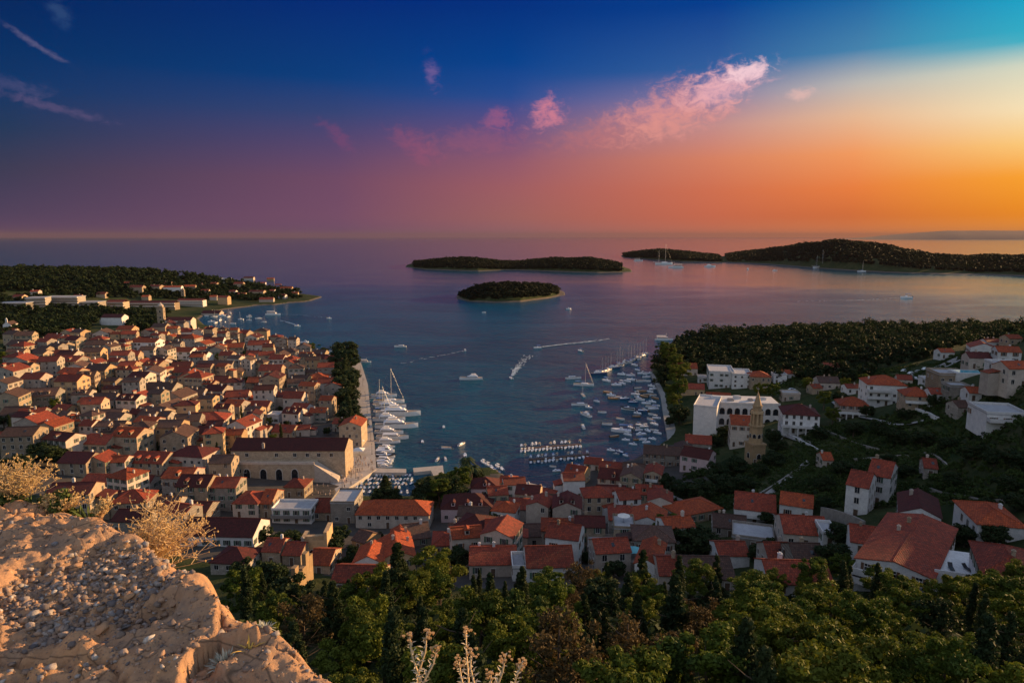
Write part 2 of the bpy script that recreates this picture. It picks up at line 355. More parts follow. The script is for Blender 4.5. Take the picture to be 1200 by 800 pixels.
# water
m, q, b = mat('sea_water', .24, .5); co = geoco(q); b.inputs['IOR'].default_value = 1.33
mp = q.n('ShaderNodeMapping'); mp.inputs['Scale'].default_value = (1, 1.9, 1); mp.inputs['Rotation'].default_value = (0, 0, R(18)); q.put(mp.inputs['Vector'], co)
w1 = q.noise(mp.outputs[0], .22, 4, .6, .4); w2 = q.noise(mp.outputs[0], .045, 3, .5, .6); w3 = q.noise(mp.outputs[0], .9, 3, .6)
w4 = q.noise(mp.outputs[0], .006, 4, .6, .8)
hgt = q.m('ADD', q.m('ADD', q.m('MULTIPLY', w1, 3.2), q.m('MULTIPLY', w2, 6.0)), q.m('MULTIPLY', w3, .8))
vl = q.n('ShaderNodeVectorMath', operation='LENGTH'); q.put(vl.inputs[0], co); amp = q.m('MULTIPLY', q.mr(w4, .38, .62, .5, 1.0), q.mr(vl.outputs['Value'], 450, 1500, 1.0, .10)); q.put(b.inputs['Roughness'], q.mr(vl.outputs['Value'], 450, 1500, .24, .13))
q.put(b.inputs['Base Color'], q.mix(q.mr(w4, .35, .65), (.001,.078,.118), (.002,.048,.092)))
bp = q.n('ShaderNodeBump'); q.put(bp.inputs['Strength'], amp); bp.inputs['Distance'].default_value = 1.0
q.put(bp.inputs['Height'], hgt); q.put(b.inputs['Normal'], bp.outputs[0]); M['sea'] = m
# ================================================================ ground and water
def axis(a, b, parts):
    out = []; 
    for lo, hi, st in parts: out += list(np.arange(lo, hi, st))
    return np.array(out + [b])
xs = axis(-2600, 1000, [(-2600,-1000,20),(-1000,-420,7),(-420,440,2.6),(440,700,6),(700,1000,20)])
ys = axis(-300, 1430, [(-300,0,15),(0,620,2.6),(620,1430,6)])
GX, GY = np.meshgrid(xs, ys); GZ = H(GX, GY)
nx, ny = len(xs), len(ys)
bump = np.sin(GX*.31+GY*.17)*np.cos(GY*.27-GX*.11)*.25 + np.sin(GX*.09)*np.cos(GY*.083)*.5
GZ = np.where(GZ > 4, GZ + bump*np.clip((GZ-4)/6, 0, 1), GZ)
nearfort = (np.hypot(GX, GY) < 22); GZ = np.where(nearfort, np.minimum(GZ, 92), GZ)
V = np.stack([GX, GY, GZ], -1).reshape(-1, 3); ii = (np.arange(ny-1)[:,None]*nx + np.arange(nx-1)[None,:]).ravel()
Fq = np.stack([ii, ii+1, ii+nx+1, ii+nx], 1)
TOWN_PX = [[(0,430),(100,398),(230,392),(330,405),(400,425),(440,545),(400,585),(500,600),(560,560),(700,545),(800,520),(830,560),(760,610),(820,690),(600,690),(420,680),(200,650),(0,560)]]
TW = np.array([P(u, v)[:2] for u, v in TOWN_PX[0]])
cx_ = V[Fq].mean(1); town = sdist(cx_[:,0], cx_[:,1], TW) > 0; shore = (cx_[:,2] < 1.0)
npm('terrain', V, Fq, [M['hill'], M['paving'], M['shore']], smooth=True, mi=np.where(town, 1, np.where(shore, 2, 0)))
tag(bpy.data.objects['terrain'], kind='structure')
def quad_plane(name, L, z, m):
    o = mk(name, [(-L,-L,z),(L,-L,z),(L,L,z),(-L,L,z)], [(0,1,2,3)], m); tag(o, kind='structure'); return o
quad_plane('sea', 62000, 0, M['sea'])
def poly_px(pts, z): return [PZ(u, v, z) for u, v in pts]
def slab(name, pts, z0, z1, m, kind='structure', label=None, cat=None):
    mb = MB(); mb.prism(poly_px(pts, z1), z0, z1); o = mb.build(name, m); tag(o, label, cat, kind=kind); return o
slab('harbour_promenade', [(404,425),(423,424.5),(431,450),(435,490),(439,520),(441,549.5),(400,577),(398,590),(345,592),(350,568),(398,556),(404,520),(411,505),(416,470)], -2, 1.75, M['quay'])
slab('pavement', [(762,437),(770,437),(785,460),(789,490),(800,512),(783,518),(778,490),(774,463)], -2, 1.7, M['road'])
for pts, lb in (([(437,548),(476,549),(476,553.5),(437,553)], 'pale stone breakwater reaching out from the promenade corner'),
                ([(484,548),(519,545),(520,554),(508,557),(505,551),(485,553)], 'pale stone mole beside the dark harbour trees')):
    slab('breakwater', pts, -3, 1.5, M['quay'], None, lb, 'breakwater')
slab('pontoon', [(610,524.3),(680,519.3),(681,520.5),(611,525.7)], -.2, .5, M['wood'], None, 'narrow floating pontoon between the densely moored small boats', 'pontoon')
slab('pontoon', [(620,537),(690,531),(691,532.2),(621,538.4)], -.2, .5, M['wood'], None, 'narrow floating pontoon closer to the waterfront roofs', 'pontoon')
slab('jetty', [(610,563),(640,570),(640,573),(606,567)], -1, 1.2, M['quay'], None, 'short stone jetty below the waterfront roofs', 'jetty')
def strip(name, pts, w, m, lift=.08, world=False, kind='structure'):
    pw = [P(u, v) for u, v in pts] if not world else pts
    pw = [Vector(p[:2]) for p in pw]; S = []
    for a, b in zip(pw[:-1], pw[1:]):
        n = max(2, int((b-a).length/2.0)); S += [a.lerp(b, k/n) for k in range(n)]
    S.append(pw[-1]); S = [Vector((sum(p.x for p in S[max(0,i-2):i+3])/len(S[max(0,i-2):i+3]), sum(p.y for p in S[max(0,i-2):i+3])/len(S[max(0,i-2):i+3]))) for i in range(len(S))]
    V, Fs = [], []
    for i, p in enumerate(S):
        t = (S[min(i+1,len(S)-1)]-S[max(i-1,0)]).normalized(); nrm = Vector((-t.y, t.x))
        for s in (-1,-.5,0,.5,1):
            c = p+nrm*s*w/2; V.append((c.x, c.y, max(Hs(c.x, c.y), Hs(p.x, p.y)) + lift + .25))
    for i in range(len(S)-1):
        for k in range(4): Fs.append((i*5+k, i*5+k+1, i*5+6+k, i*5+5+k))
    o = mk(name, V, Fs, m); tag(o, kind=kind); return o
strip('road', [(1010,452),(1040,448),(1075,438),(1100,432),(1130,418)], 5.5, M['road'])
strip('road', [(905,508),(925,512),(945,520),(962,528)], 4, M['road'])
strip('path', [(868,612),(885,592),(900,580),(915,570),(926,558),(940,548),(952,538)], 2.6, M['road'])
strip('path', [(850,505),(872,518),(896,524)], 4, M['road'])
strip('path', [(975,470),(1010,490),(1050,500),(1090,492)], 2, M['road'])
def dry_wall(pts, h, w, label, m='wallstone'):
    pw = [P(u, v) for u, v in pts]; V, Fs, n = [], [], 0
    S = []
    for a, b in zip(pw[:-1], pw[1:]):
        k = max(1, int(math.hypot(b[0]-a[0], b[1]-a[1])/3)); S += [(a[0]+(b[0]-a[0])*i/k, a[1]+(b[1]-a[1])*i/k) for i in range(k)]
    S.append(pw[-1][:2])
    for i, p in enumerate(S):
        a, b = S[max(i-1,0)], S[min(i+1,len(S)-1)]; t = Vector((b[0]-a[0], b[1]-a[1])).normalized(); nr = Vector((-t.y, t.x))*w/2; z = Hs(*p)
        hh = h + random.uniform(-.08, .08)
        V += [(p[0]-nr.x, p[1]-nr.y, z-1), (p[0]+nr.x, p[1]+nr.y, z-1), (p[0]+nr.x, p[1]+nr.y, z+hh), (p[0]-nr.x, p[1]-nr.y, z+hh)]
    for i in range(len(S)-1):
        for k in range(4): Fs.append((i*4+k, i*4+(k+1)%4, i*4+4+(k+1)%4, i*4+4+k))
    Fs += [(0,3,2,1), tuple((len(S)-1)*4+k for k in range(4))]
    o = mk('garden_wall', V, Fs, M[m]); tag(o, label, 'wall', kind='thing')
for pts, h, lb in [
 ([(905,506),(930,514),(960,530)], 1.3, 'white parapet wall along the road below the arched villa'),
 ([(1070,480),(1100,492)], 1.0, 'short pale garden wall below the small orange-roofed house'),
 ([(965,505),(1000,520),(1030,528)], .9, 'dry stone terrace wall on the slope below the terraced villa'),
 ([(1000,540),(1060,535),(1110,548)], .9, 'dry stone wall crossing the dark scrubby slope'),
 ([(1090,575),(1150,590),(1199,588)], .9, 'dry stone wall in the scrub above the dark-roofed gable house'),
 ([(860,598),(905,572),(935,552)], 1.0, 'stone wall following the pale footpath up the slope'),
 ([(770,575),(800,590),(812,600)], 1.4, 'white-capped wall behind the long sloping orange roof'),
 ([(962,606),(1000,618),(1012,624)], 3.0, 'long stone retaining wall under the tall paired white houses')]:
    dry_wall(pts, h, .5, lb, 'white' if 'white' in lb[:6] or 'pale' in lb[:12] else 'wallstone')
# islands ------------------------------------------------------------------------
def vnoise(x, y, seed=0):
    """smooth value noise on arrays"""
    xi, yi = np.floor(x).astype(int), np.floor(y).astype(int); fx, fy = x-xi, y-yi; fx = fx*fx*(3-2*fx); fy = fy*fy*(3-2*fy)
    def h(a, b_):
        n = (a*374761393 + b_*668265263 + seed*1442695041) & 0xffffffff; n = ((n ^ (n >> 13))*1274126177) & 0xffffffff
        return ((n ^ (n >> 16)) & 0xffff)/65535.0
    return (h(xi,yi)*(1-fx)+h(xi+1,yi)*fx)*(1-fy) + (h(xi,yi+1)*(1-fx)+h(xi+1,yi+1)*fx)*fy
def fbm(x, y, o=4, seed=0):
    s, a, t = 0, 1, 0
    for k in range(o): s = s + a*vnoise(x*2**k+17*k, y*2**k-9*k, seed+k); t += a; a *= .5
    return s/t
ISL = []
def island(near, depthm, prof, seed):
    """near: waterline pixels left to right; prof: list of (u, ground height) along it"""
    pn = [PZ(u, v) for u, v in near]; x0, x1 = pn[0][0], pn[-1][0]
    n, mrows = 110, 34; V = []
    us = np.linspace(near[0][0], near[-1][0], n); vn = np.interp(us, [a for a, _ in near], [b_ for _, b_ in near])
    hh = np.interp(us, [a for a, _ in prof], [b_ for _, b_ in prof])
    for i in range(n):
        xn, yn = PZ(us[i], vn[i]); s = i/(n-1); env = max(0.0, 1-(2*s-1)**6)**.6; dpt = depthm*(.12+.88*env)*(0.8+.4*vnoise(np.array(us[i]*.03), np.array(seed*7.0)))
        for j in range(mrows):
            t = j/(mrows-1); f = math.sin(math.pi*min(1, t*1.02))**.75 if t < 1 else 0
            z = hh[i]*f; yy = yn + dpt*t; xx = xn*(1+dpt*t/yn*.9)
            z += (fbm(np.array(xx/60), np.array(yy/60), 3, seed)-.5)*.28*hh[i]*f
            if j in (0, mrows-1) or i in (0, n-1): z = -1.5
            elif j == 1: z = min(z, 2.2)
            V.append((float(xx), float(yy), float(z)))
    V = np.array(V); ii = (np.arange(n-1)[:,None]*mrows + np.arange(mrows-1)[None,:]).ravel(); Fq = np.stack([ii, ii+mrows, ii+mrows+1, ii+1], 1)
    ISL.append((V, n, mrows)); zc = V[Fq][:,:,2].mean(1)
    o = npm('island', V, Fq, [M['hill'], M['shore']], smooth=True, mi=np.where(zc < 1.6, 1, 0)); tag(o, kind='structure')
    return V.reshape(n, mrows, 3)
G1 = island([(534,350),(550,353.5),(580,355),(610,354),(640,350),(663,346)], 190, [(534,.5),(545,4),(560,14),(590,19),(620,17),(645,10),(655,1.5),(663,.5)], 1)
G2 = island([(474,313),(500,316),(560,318),(600,316.5),(640,318),(700,320),(742,319)], 520, [(474,1),(490,12),(520,24),(555,26),(585,14),(605,12),(650,26),(690,27),(722,16),(735,4),(742,1)], 2)
G3 = island([(728,301),(760,304),(800,307),(850,308)], 900, [(728,1),(745,14),(775,32),(800,28),(830,12),(850,12)], 3)
G4 = island([(835,307),(900,310),(960,315),(1040,320),(1120,322),(1199,324),(1300,326)], 1300, [(835,2),(845,10),(870,22),(900,34),(950,64),(985,80),(1030,70),(1075,44),(1120,24),(1150,18),(1180,28),(1240,34),(1300,20)], 4)
G6 = island([(1085,272.4+5.4),(1199,277.75),(1330,277.75)], 900, [(1085,2),(1100,40),(1150,80),(1199,84),(1330,60)], 6) if False else None
# far island across the channel
mb = MB(); n = 60; V = []; 
for i in range(n):
    s = i/(n-1); x = 11500 + 13000*s; h = 330*max(0, min(1, s*4))**.8*(.75+.35*float(vnoise(np.array(s*14), np.array(3.3))))
    V += [(x, 22500, -5), (x, 23400, h), (x, 25500, -5)]
Fs = []
for i in range(n-1):
    for k in range(2): Fs.append((i*3+k, i*3+3+k, i*3+4+k, i*3+1+k))
M['farland'] = plain('far_coast', (.30,.20,.14), .95, .1)  # haze tint of the distance is put into this brown base colour
tag(mk('island', V, Fs, M['farland'], smooth=True), kind='structure')
# ================================================================ vegetation
def leaves(C, Rr, n, size, seed, shell=.55, flatten=1.0, aspect=1.6):
    """leaf-sized quads through blobs: C (k,3) centres, Rr (k,) radii, n leaves each"""
    r = np.random.default_rng(seed); k = len(C); N = k*n
    d = r.normal(size=(N,3)); d /= np.linalg.norm(d, axis=1)[:,None]; rad = (shell + (1-shell)*r.random(N))
    Ctr = np.repeat(np.asarray(C, float), n, 0) + d*(rad*np.repeat(Rr, n))[:,None]*np.array([1,1,flatten])
    a = r.normal(size=(N,3)); a = a - 0.3*d*(a*d).sum(1)[:,None]; a /= np.linalg.norm(a, axis=1)[:,None]
    b_ = np.cross(a, d + .7*r.normal(size=(N,3))); b_ /= np.linalg.norm(b_, axis=1)[:,None]+1e-9
    s = (size*(.6+.8*r.random(N)))[:,None]; a = a*s*aspect*.5; b_ = b_*s*.5
    V = np.stack([Ctr-a-b_*.4, Ctr+b_, Ctr+a+b_*.2, Ctr-b_], 1).reshape(-1,3)
    return V, np.arange(N*4).reshape(N,4)
def trunk_mesh(h, r, limbs, seed, lean=.3):
    rr = random.Random(seed); mb = MB()
    p = [(0,0,-.6)]; x = y = 0
    for k in range(1,6): x += rr.uniform(-lean,lean)*.3; y += rr.uniform(-lean,lean)*.3; p.append((x,y,h*k/5))
    mb.tube(p, r, 7, r1=r*.25)
    for k in range(limbs):
        t = rr.uniform(.35,.95); b0 = Vector(p[min(5,int(t*5))]); a = rr.uniform(0,6.28); L = h*rr.uniform(.22,.42)*(1.2-t*.6)
        e = b0 + Vector((math.cos(a)*L, math.sin(a)*L, L*rr.uniform(.2,.7))); mid = (b0+e)/2 + Vector((0,0,-L*.08)); mb.tube([b0,mid,e], r*.35, 5, r1=r*.08)
    return mb
def proto_tree(kind, seed):
    """a tree of about unit size in metres: returns (crown mesh, trunk mesh)"""
    r = np.random.default_rng(seed)
    if kind == 'pine':
        k = 38; th = r.random(k)*6.28; rad = np.sqrt(r.random(k))*2.6; z = 3.2 + r.random(k)*4.4; sh = 1-np.abs((z-5.0)/3.6)**2*.7
        C = np.stack([np.cos(th)*rad*sh, np.sin(th)*rad*sh, z], 1); V, Fq = leaves(C, .42+.55*r.random(k), 260, .17, seed, .4, .7); mt = 'leaf'; tm = trunk_mesh(6.6, .2, 9, seed)
    elif kind == 'spruce':
        k = 60; t = np.linspace(0,1,k); z = 1.0+8.2*t; th = r.random(k)*6.28; rad = (1-t)**.8*1.7*(.5+.5*r.random(k))
        C = np.stack([np.cos(th)*rad, np.sin(th)*rad, z], 1); V, Fq = leaves(C, (.35+.55*(1-t)), 130, .2, seed, .35, .55); mt = 'leafd'; tm = trunk_mesh(8.6, .17, 5, seed, .1)
    elif kind == 'cypress':
        k = 34; t = np.linspace(0,1,k); z = .9+8.4*t; th = r.random(k)*6.28; rad = .38*np.sin(np.pi*np.clip(t*.85+.12,0,1))
        C = np.stack([np.cos(th)*rad, np.sin(th)*rad, z], 1); V, Fq = leaves(C, .28+.42*np.sin(np.pi*np.clip(t*.8+.18,0,1)), 190, .16, seed, .4, 1.2); mt = 'leafd'; tm = trunk_mesh(8, .14, 2, seed, .08)
    elif kind == 'dry':
        k = 34; th = r.random(k)*6.28; rad = np.sqrt(r.random(k))*2.1; z = 2.4 + r.random(k)*4.2
        C = np.stack([np.cos(th)*rad, np.sin(th)*rad, z], 1); V, Fq = leaves(C, .4+.5*r.random(k), 90, .15, seed, .2, .9); mt = 'leafr'; tm = trunk_mesh(6.2, .17, 16, seed)
    elif kind == 'bushy':
        k = 40; th = r.random(k)*6.28; rad = np.sqrt(r.random(k))*1.9; z = 1.6 + r.random(k)*2.9; sh = 1-np.abs((z-2.9)/2.6)**2*.6
        C = np.stack([np.cos(th)*rad*sh, np.sin(th)*rad*sh, z], 1); V, Fq = leaves(C, .5+.4*r.random(k), 110, .22, seed, .45, .85); mt = 'leafd'; tm = trunk_mesh(3.6, .14, 6, seed)
    elif kind == 'palm':
        mb = MB(); rr = random.Random(seed)
        for f in range(26):
            a = f*2.4; up = rr.uniform(-.2,1.0); L = 2.4; pr = None
            for s in range(9):
                t = s/8; x = L*t*math.cos(up*.9); z = 5.2 + L*(math.sin(up)*t - .75*t*t); wd = .34*math.sin(math.pi*min(1,t*.9+.08))
                c_, s_ = math.cos(a), math.sin(a); A = (x*c_-wd*s_, x*s_+wd*c_, z-.14); B = (x*c_, x*s_, z); C_ = (x*c_+wd*s_, x*s_-wd*c_, z-.14)
                if pr: mb.add([pr[0],pr[1],B,A], [(0,1,2,3)]); mb.add([pr[1],pr[2],C_,B], [(0,1,2,3)])
                pr = (A,B,C_)
        o = mb.build('fronds', M['palm']); me1 = o.data; bpy.data.objects.remove(o); tm = MB(); tm.tube([(0,0,-.5),(.1,0,2),(.05,.1,4),(0,0,5.3)], .2, 8, r1=.16)
        o = tm.build('trunk', M['bark']); me2 = o.data; bpy.data.objects.remove(o); return me1, me2
    me1 = npm('crown', V, Fq, M[mt], data_only=True)
    o = tm.build('trunk', M['bark']); me2 = o.data; bpy.data.objects.remove(o); return me1, me2
PROTO = {k: [proto_tree(k, 11*s+ord(k[0])) for s in range(n)] for k, n in (('pine',4),('spruce',3),('cypress',2),('dry',2),('bushy',3),('palm',1))}
TREE_NAMES = {'pine':'pine_tree','spruce':'conifer_tree','cypress':'cypress_tree','dry':'dry_tree','bushy':'leafy_tree','palm':'palm_tree'}
TREES = []
def tree(kind, x, y, s, z=None, sz=None, group=None):
    c, t = random.choice(PROTO[kind]); z = Hs(x, y)-.1 if z is None else z
    o = emp(TREE_NAMES[kind], (x, y, z), random.uniform(0, 6.28)); o.scale = (s, s, s if sz is None else sz)
    a = bpy.data.objects.new('fronds' if kind == 'palm' else 'crown', c); link(a, o); b_ = bpy.data.objects.new('trunk', t); link(b_, o)
    o['category'] = 'tree'; o['_k'] = kind; o['group'] = group or 'trees among the houses'; TREES.append(o); return o
def tree_px(kind, u, v, hpx, fat=1.0, **k):
    x, y, z = P(u, v); hm = hpx*depth(x, y, z)/F*1.05; base = {'pine':8.3,'spruce':9.6,'cypress':9.8,'dry':7,'bushy':5.2,'palm':6.2}[kind]
    return tree(kind, x, y, hm/base*fat, sz=hm/base, z=z-.1, **k)
# foreground wood: individual trees from the slope below the fortress
fg = [] 
def try_fg(u, v, kind, hpx, fat=1.0):
    x, y, z = P(u, v); fg.append((x, y)); tree_px(kind, u, v, hpx, fat, group='trees of the wood below the fortress')
rf = random.Random(3)
rows = [ # base v, (u from,to), step, height px
 (712, 300, 1215, 36, 48), (730, 285, 1215, 34, 58), (752, 270, 1215, 36, 70), (780, 300, 1230, 40, 84), (815, 330, 1240, 46, 98), (860, 380, 1260, 56, 118), (915, 420, 1290, 70, 135)]
for v, u0, u1, st, hp in rows:
    u = u0 + rf.uniform(0, st)
    while u < u1:
        k = rf.choices(['pine','spruce','cypress','dry','bushy'], [5.6,1.6,1.1,.25,.6] if u > 700 else [3.8,3,1.6,.4,.6])[0]
        vv = v + rf.uniform(-7, 7); h = hp*rf.uniform(.70, 1.22)
        if 300 < u < 420: h *= .9; vv += 6
        if k in ('spruce','cypress'): h *= 1.12
        if k == 'bushy': h *= .75
        fat = rf.uniform(1.0, 1.35) if k == 'pine' else rf.uniform(.9, 1.15)
        try_fg(u, vv, k, h, fat); u += st*rf.uniform(.7, 1.3)
try_fg(512, 716, 'pine', 74, 1.25); try_fg(468, 728, 'spruce', 96, 1.1); try_fg(700, 712, 'pine', 44, 1.1); try_fg(345, 722, 'bushy', 48, 1.3); try_fg(318, 694, 'bushy', 44, 1.1)
try_fg(290, 690, 'bushy', 36, 1.2); try_fg(752, 715, 'spruce', 74, 1.0); try_fg(1190, 705, 'pine', 50, 1.2); try_fg(1150, 720, 'pine', 52, 1.2)
# woods as one mass: headland, peninsula, islands
def mass(name, pts, rad, nleaf, lsz, seed, mt, zs=.8):
    pts = np.asarray(pts); r = np.random.default_rng(seed); k = 7
    C = np.repeat(pts, k, 0) + r.normal(size=(len(pts)*k,3))*np.array([.42,.42,.22])*np.repeat(rad, k)[:,None]; C[:,2] += np.repeat(rad, k)*zs
    V, Fq = leaves(C, np.repeat(rad, k)*.42, nleaf, lsz, seed, .4, .8); o = npm(name, V, Fq, M[mt]); tag(o, kind='stuff'); return o
def scatter(polys, spacing, seed, jitter=.45, dens=None):
    r = np.random.default_rng(seed); out = []
    for poly in polys:
        Pw = np.array(poly); lo, hi_ = Pw.min(0), Pw.max(0); X, Y = np.meshgrid(np.arange(lo[0],hi_[0],spacing), np.arange(lo[1],hi_[1],spacing))
        X = X.ravel()+r.uniform(-jitter,jitter,X.size)*spacing; Y = Y.ravel()+r.uniform(-jitter,jitter,Y.size)*spacing
        k = sdist(X, Y, Pw) > 0; out.append(np.stack([X[k], Y[k]], 1))
    a = np.concatenate(out); z = H(a[:,0], a[:,1]); k = z > 1.3; a, z = a[k], z[k]
    if dens is not None: k = fbm(a[:,0]*dens[0], a[:,1]*dens[0], 3, seed) > dens[1]; a, z = a[k], z[k]
    return np.column_stack([a, z])
hw = [PZ(u, v, z) for u, v, z in [(766,430,2),(775,455,3),(800,440,4),(835,436,8),(870,434,10),(885,442,11),(960,446,16),(1010,446,20),(1030,434,22),(1060,428,24),(1100,424,26),(1140,405,25),(1199,404,25),(1270,402,26)]]
hw += [(560,700),(500,730),(400,715),(300,695),(205,682),(165,655),(150,620)]
pts = scatter([hw], 8.0, 5); print('headland', len(pts)); mass('headland_woods', pts, (RNG.uniform(0, 1.7, len(pts))**2+RNG.uniform(2.4,3.8,len(pts)))*np.where(RNG.random(len(pts)) < .07, 1.5, 1), 52, .85, 5, 'leafw')
pw_ = [(-2300,1390),(-1600,1400),(-900,1370),(-640,1320),(-430,1235)] + [PZ(u, v, z) for u, v, z in [(362,343,3),(340,346,4),(318,341,10),(290,338,14),(250,336,18),(230,340,20),(200,346,14),(150,347,14),(90,350,14),(20,354,14),(-120,356,18)]]
pts = scatter([pw_], 15, 6); pts = pts[(pts[:,0] > -1150)]; print('peninsula', len(pts)); mass('peninsula_woods', pts, RNG.uniform(5, 8, len(pts)), 24, 1.9, 6, 'leafw')
ow = [[PZ(u, v, z) for u, v, z in q] for q in ([(0,400,14),(40,398,14),(90,400,12),(112,380,10),(120,368,9),(60,372,10),(-40,374,12),(-40,398,16)], [(150,392,9),(182,388,8),(186,372,6),(150,374,8)], [(200,346,12),(230,352,3),(300,352,3),(355,347,5),(310,340,8),(250,342,10)], [(-60,372,10),(-60,362,10),(60,364,8),(150,364,7),(200,364,6),(190,372,7)])]
pts = scatter(ow, 10, 8, dens=(.03,.30)); mass('park_woods', pts, RNG.uniform(3.5, 6, len(pts)), 26, 1.5, 8, 'leafw')
pq = [[P(u, v)[:2] for u, v in [(-60,352),(-60,340),(60,338),(160,338),(260,336),(330,338),(350,347),(300,351),(240,352),(150,349),(60,350)]]]
pts = scatter(pq, 9, 15, dens=(.02,.30)); print('slope', len(pts)); mass('slope_woods', pts, RNG.uniform(2.8, 4.8, len(pts)), 22, 1.5, 15, 'leafw')
def isl_pts(Gd, n, lo, hi, seed, jmax=22):
    r = np.random.default_rng(seed); out = []
    for _ in range(n):
        i, j = r.integers(5, Gd.shape[0]-6), r.integers(lo, jmax); p = Gd[i,j]; 
        if p[2] > 1.8: out.append(p + np.array([r.uniform(-hi,hi), r.uniform(-hi,hi), 0]))
    return np.array(out)
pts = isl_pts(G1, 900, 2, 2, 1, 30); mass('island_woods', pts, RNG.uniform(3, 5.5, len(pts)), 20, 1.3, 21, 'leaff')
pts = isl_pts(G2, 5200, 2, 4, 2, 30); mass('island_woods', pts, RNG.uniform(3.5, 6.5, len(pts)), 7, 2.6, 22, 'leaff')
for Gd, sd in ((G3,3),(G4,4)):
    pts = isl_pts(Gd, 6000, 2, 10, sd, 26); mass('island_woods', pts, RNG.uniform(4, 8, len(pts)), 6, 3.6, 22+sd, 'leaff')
# scrub on the slope
sw = [[PZ(u, v, z) for u, v, z in q] for q in (
 [(800,560,9),(830,520,10),(900,530,14),(960,500,18),(1060,480,27),(1120,460,30),(1199,470,36),(1240,560,42),(1230,640,43),(1150,600,40),(1060,580,36),(980,590,28),(900,600,19),(850,600,14),(800,590,10)],
 [(760,570,8),(820,552,9),(880,560,12),(860,600,14),(790,600,9)],
 [(880,450,10),(1000,450,20),(1100,455,28),(1199,440,34),(1199,415,28),(1100,432,26),(960,436,16)])]
pts = scatter(sw, 2.5, 9, dens=(.045,.38)); print('scrub', len(pts)); mass('undergrowth', pts, RNG.uniform(.6, 2.0, len(pts)), 16, .42, 31, 'leafs', .4)
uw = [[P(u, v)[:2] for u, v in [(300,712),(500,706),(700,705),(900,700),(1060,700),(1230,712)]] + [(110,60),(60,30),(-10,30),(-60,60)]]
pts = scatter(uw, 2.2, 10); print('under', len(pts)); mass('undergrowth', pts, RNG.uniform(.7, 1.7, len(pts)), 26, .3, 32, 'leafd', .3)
# ================================================================ buildings
def win_mesh(nm, w, h, shut=None, arch=False):
    mb = MB(); t = .09
    if arch:
        n = 8; pts = [(-w/2,0)] + [(-w/2*math.cos(math.pi*k/n), h*.62 + h*.38*math.sin(math.pi*k/n)) for k in range(n+1)] + [(w/2,0)]
        inn = pts; out = [(x*1.18, (z*1.06 if z > 0 else z)) for x, z in pts]; m_ = len(pts)
        mb.add([(x,-.05,z) for x,z in inn], [tuple(range(m_-1,-1,-1))[::-1]], 1)
        V = [(x,-.05,z) for x,z in inn] + [(x,-.12,z) for x,z in inn] + [(x,-.12,z) for x,z in out] + [(x,.02,z) for x,z in out]
        for k in range(m_-1): mb.add([V[k],V[k+1],V[m_+k+1],V[m_+k],V[2*m_+k+1],V[2*m_+k],V[3*m_+k+1],V[3*m_+k]], [(0,1,2,3),(3,2,4,5),(5,4,6,7)], 0)
    else:
        mb.box(-w/2, w/2, -.03, .05, 0, h, 1)
        mb.box(-w/2-t, -w/2, -.08, .05, -t, h+t); mb.box(w/2, w/2+t, -.08, .05, -t, h+t); mb.box(-w/2, w/2, -.08, .05, h, h+t); mb.box(-w/2-.06, w/2+.06, -.16, .05, -t-.03, 0)
        mb.box(-.03, .03, -.05, .04, 0, h)
        if shut:
            for s in (-1,1):
                x0, x1 = (w/2+.1, w*.98+.1) if s > 0 else (-w*.98-.1, -w/2-.1); mb.box(x0, x1, -.11, .0, -.02, h+.02, 2)
    o = mb.build(nm, [M['frame'], M['glass'], shut or M['shutter']]); me = o.data; bpy.data.objects.remove(o); return me
WM = [win_mesh('window', 1.05, 1.5), win_mesh('window', .95, 1.45, M['shutter']), win_mesh('window', .95, 1.4, M['shutbr']), win_mesh('window', 1.1, 1.2)]
WARCH = win_mesh('arched_window', 2.0, 2.6, arch=True); WARCHL = win_mesh('arched_door', 2.2, 4.0, arch=True)
def _door():
    mb = MB(); mb.box(-.5,.5,-.04,.05,0,2.1,1); mb.box(-.62,-.5,-.09,.05,0,2.22); mb.box(.5,.62,-.09,.05,0,2.22); mb.box(-.5,.5,-.09,.05,2.1,2.22); mb.box(.34,.4,-.1,-.04,1,1.1,0)
    o = mb.build('door', [M['frame'], M['wood']]); me = o.data; bpy.data.objects.remove(o); return me
DM = _door()
def put(me, name, parent, loc, rz=0.0, s=1.0):
    o = bpy.data.objects.new(name, me); link(o, parent); o.location = loc; o.rotation_euler = (0,0,rz)
    if s != 1.0: o.scale = (s,s,s)
    return o
HOUSES = []; FOOT = []
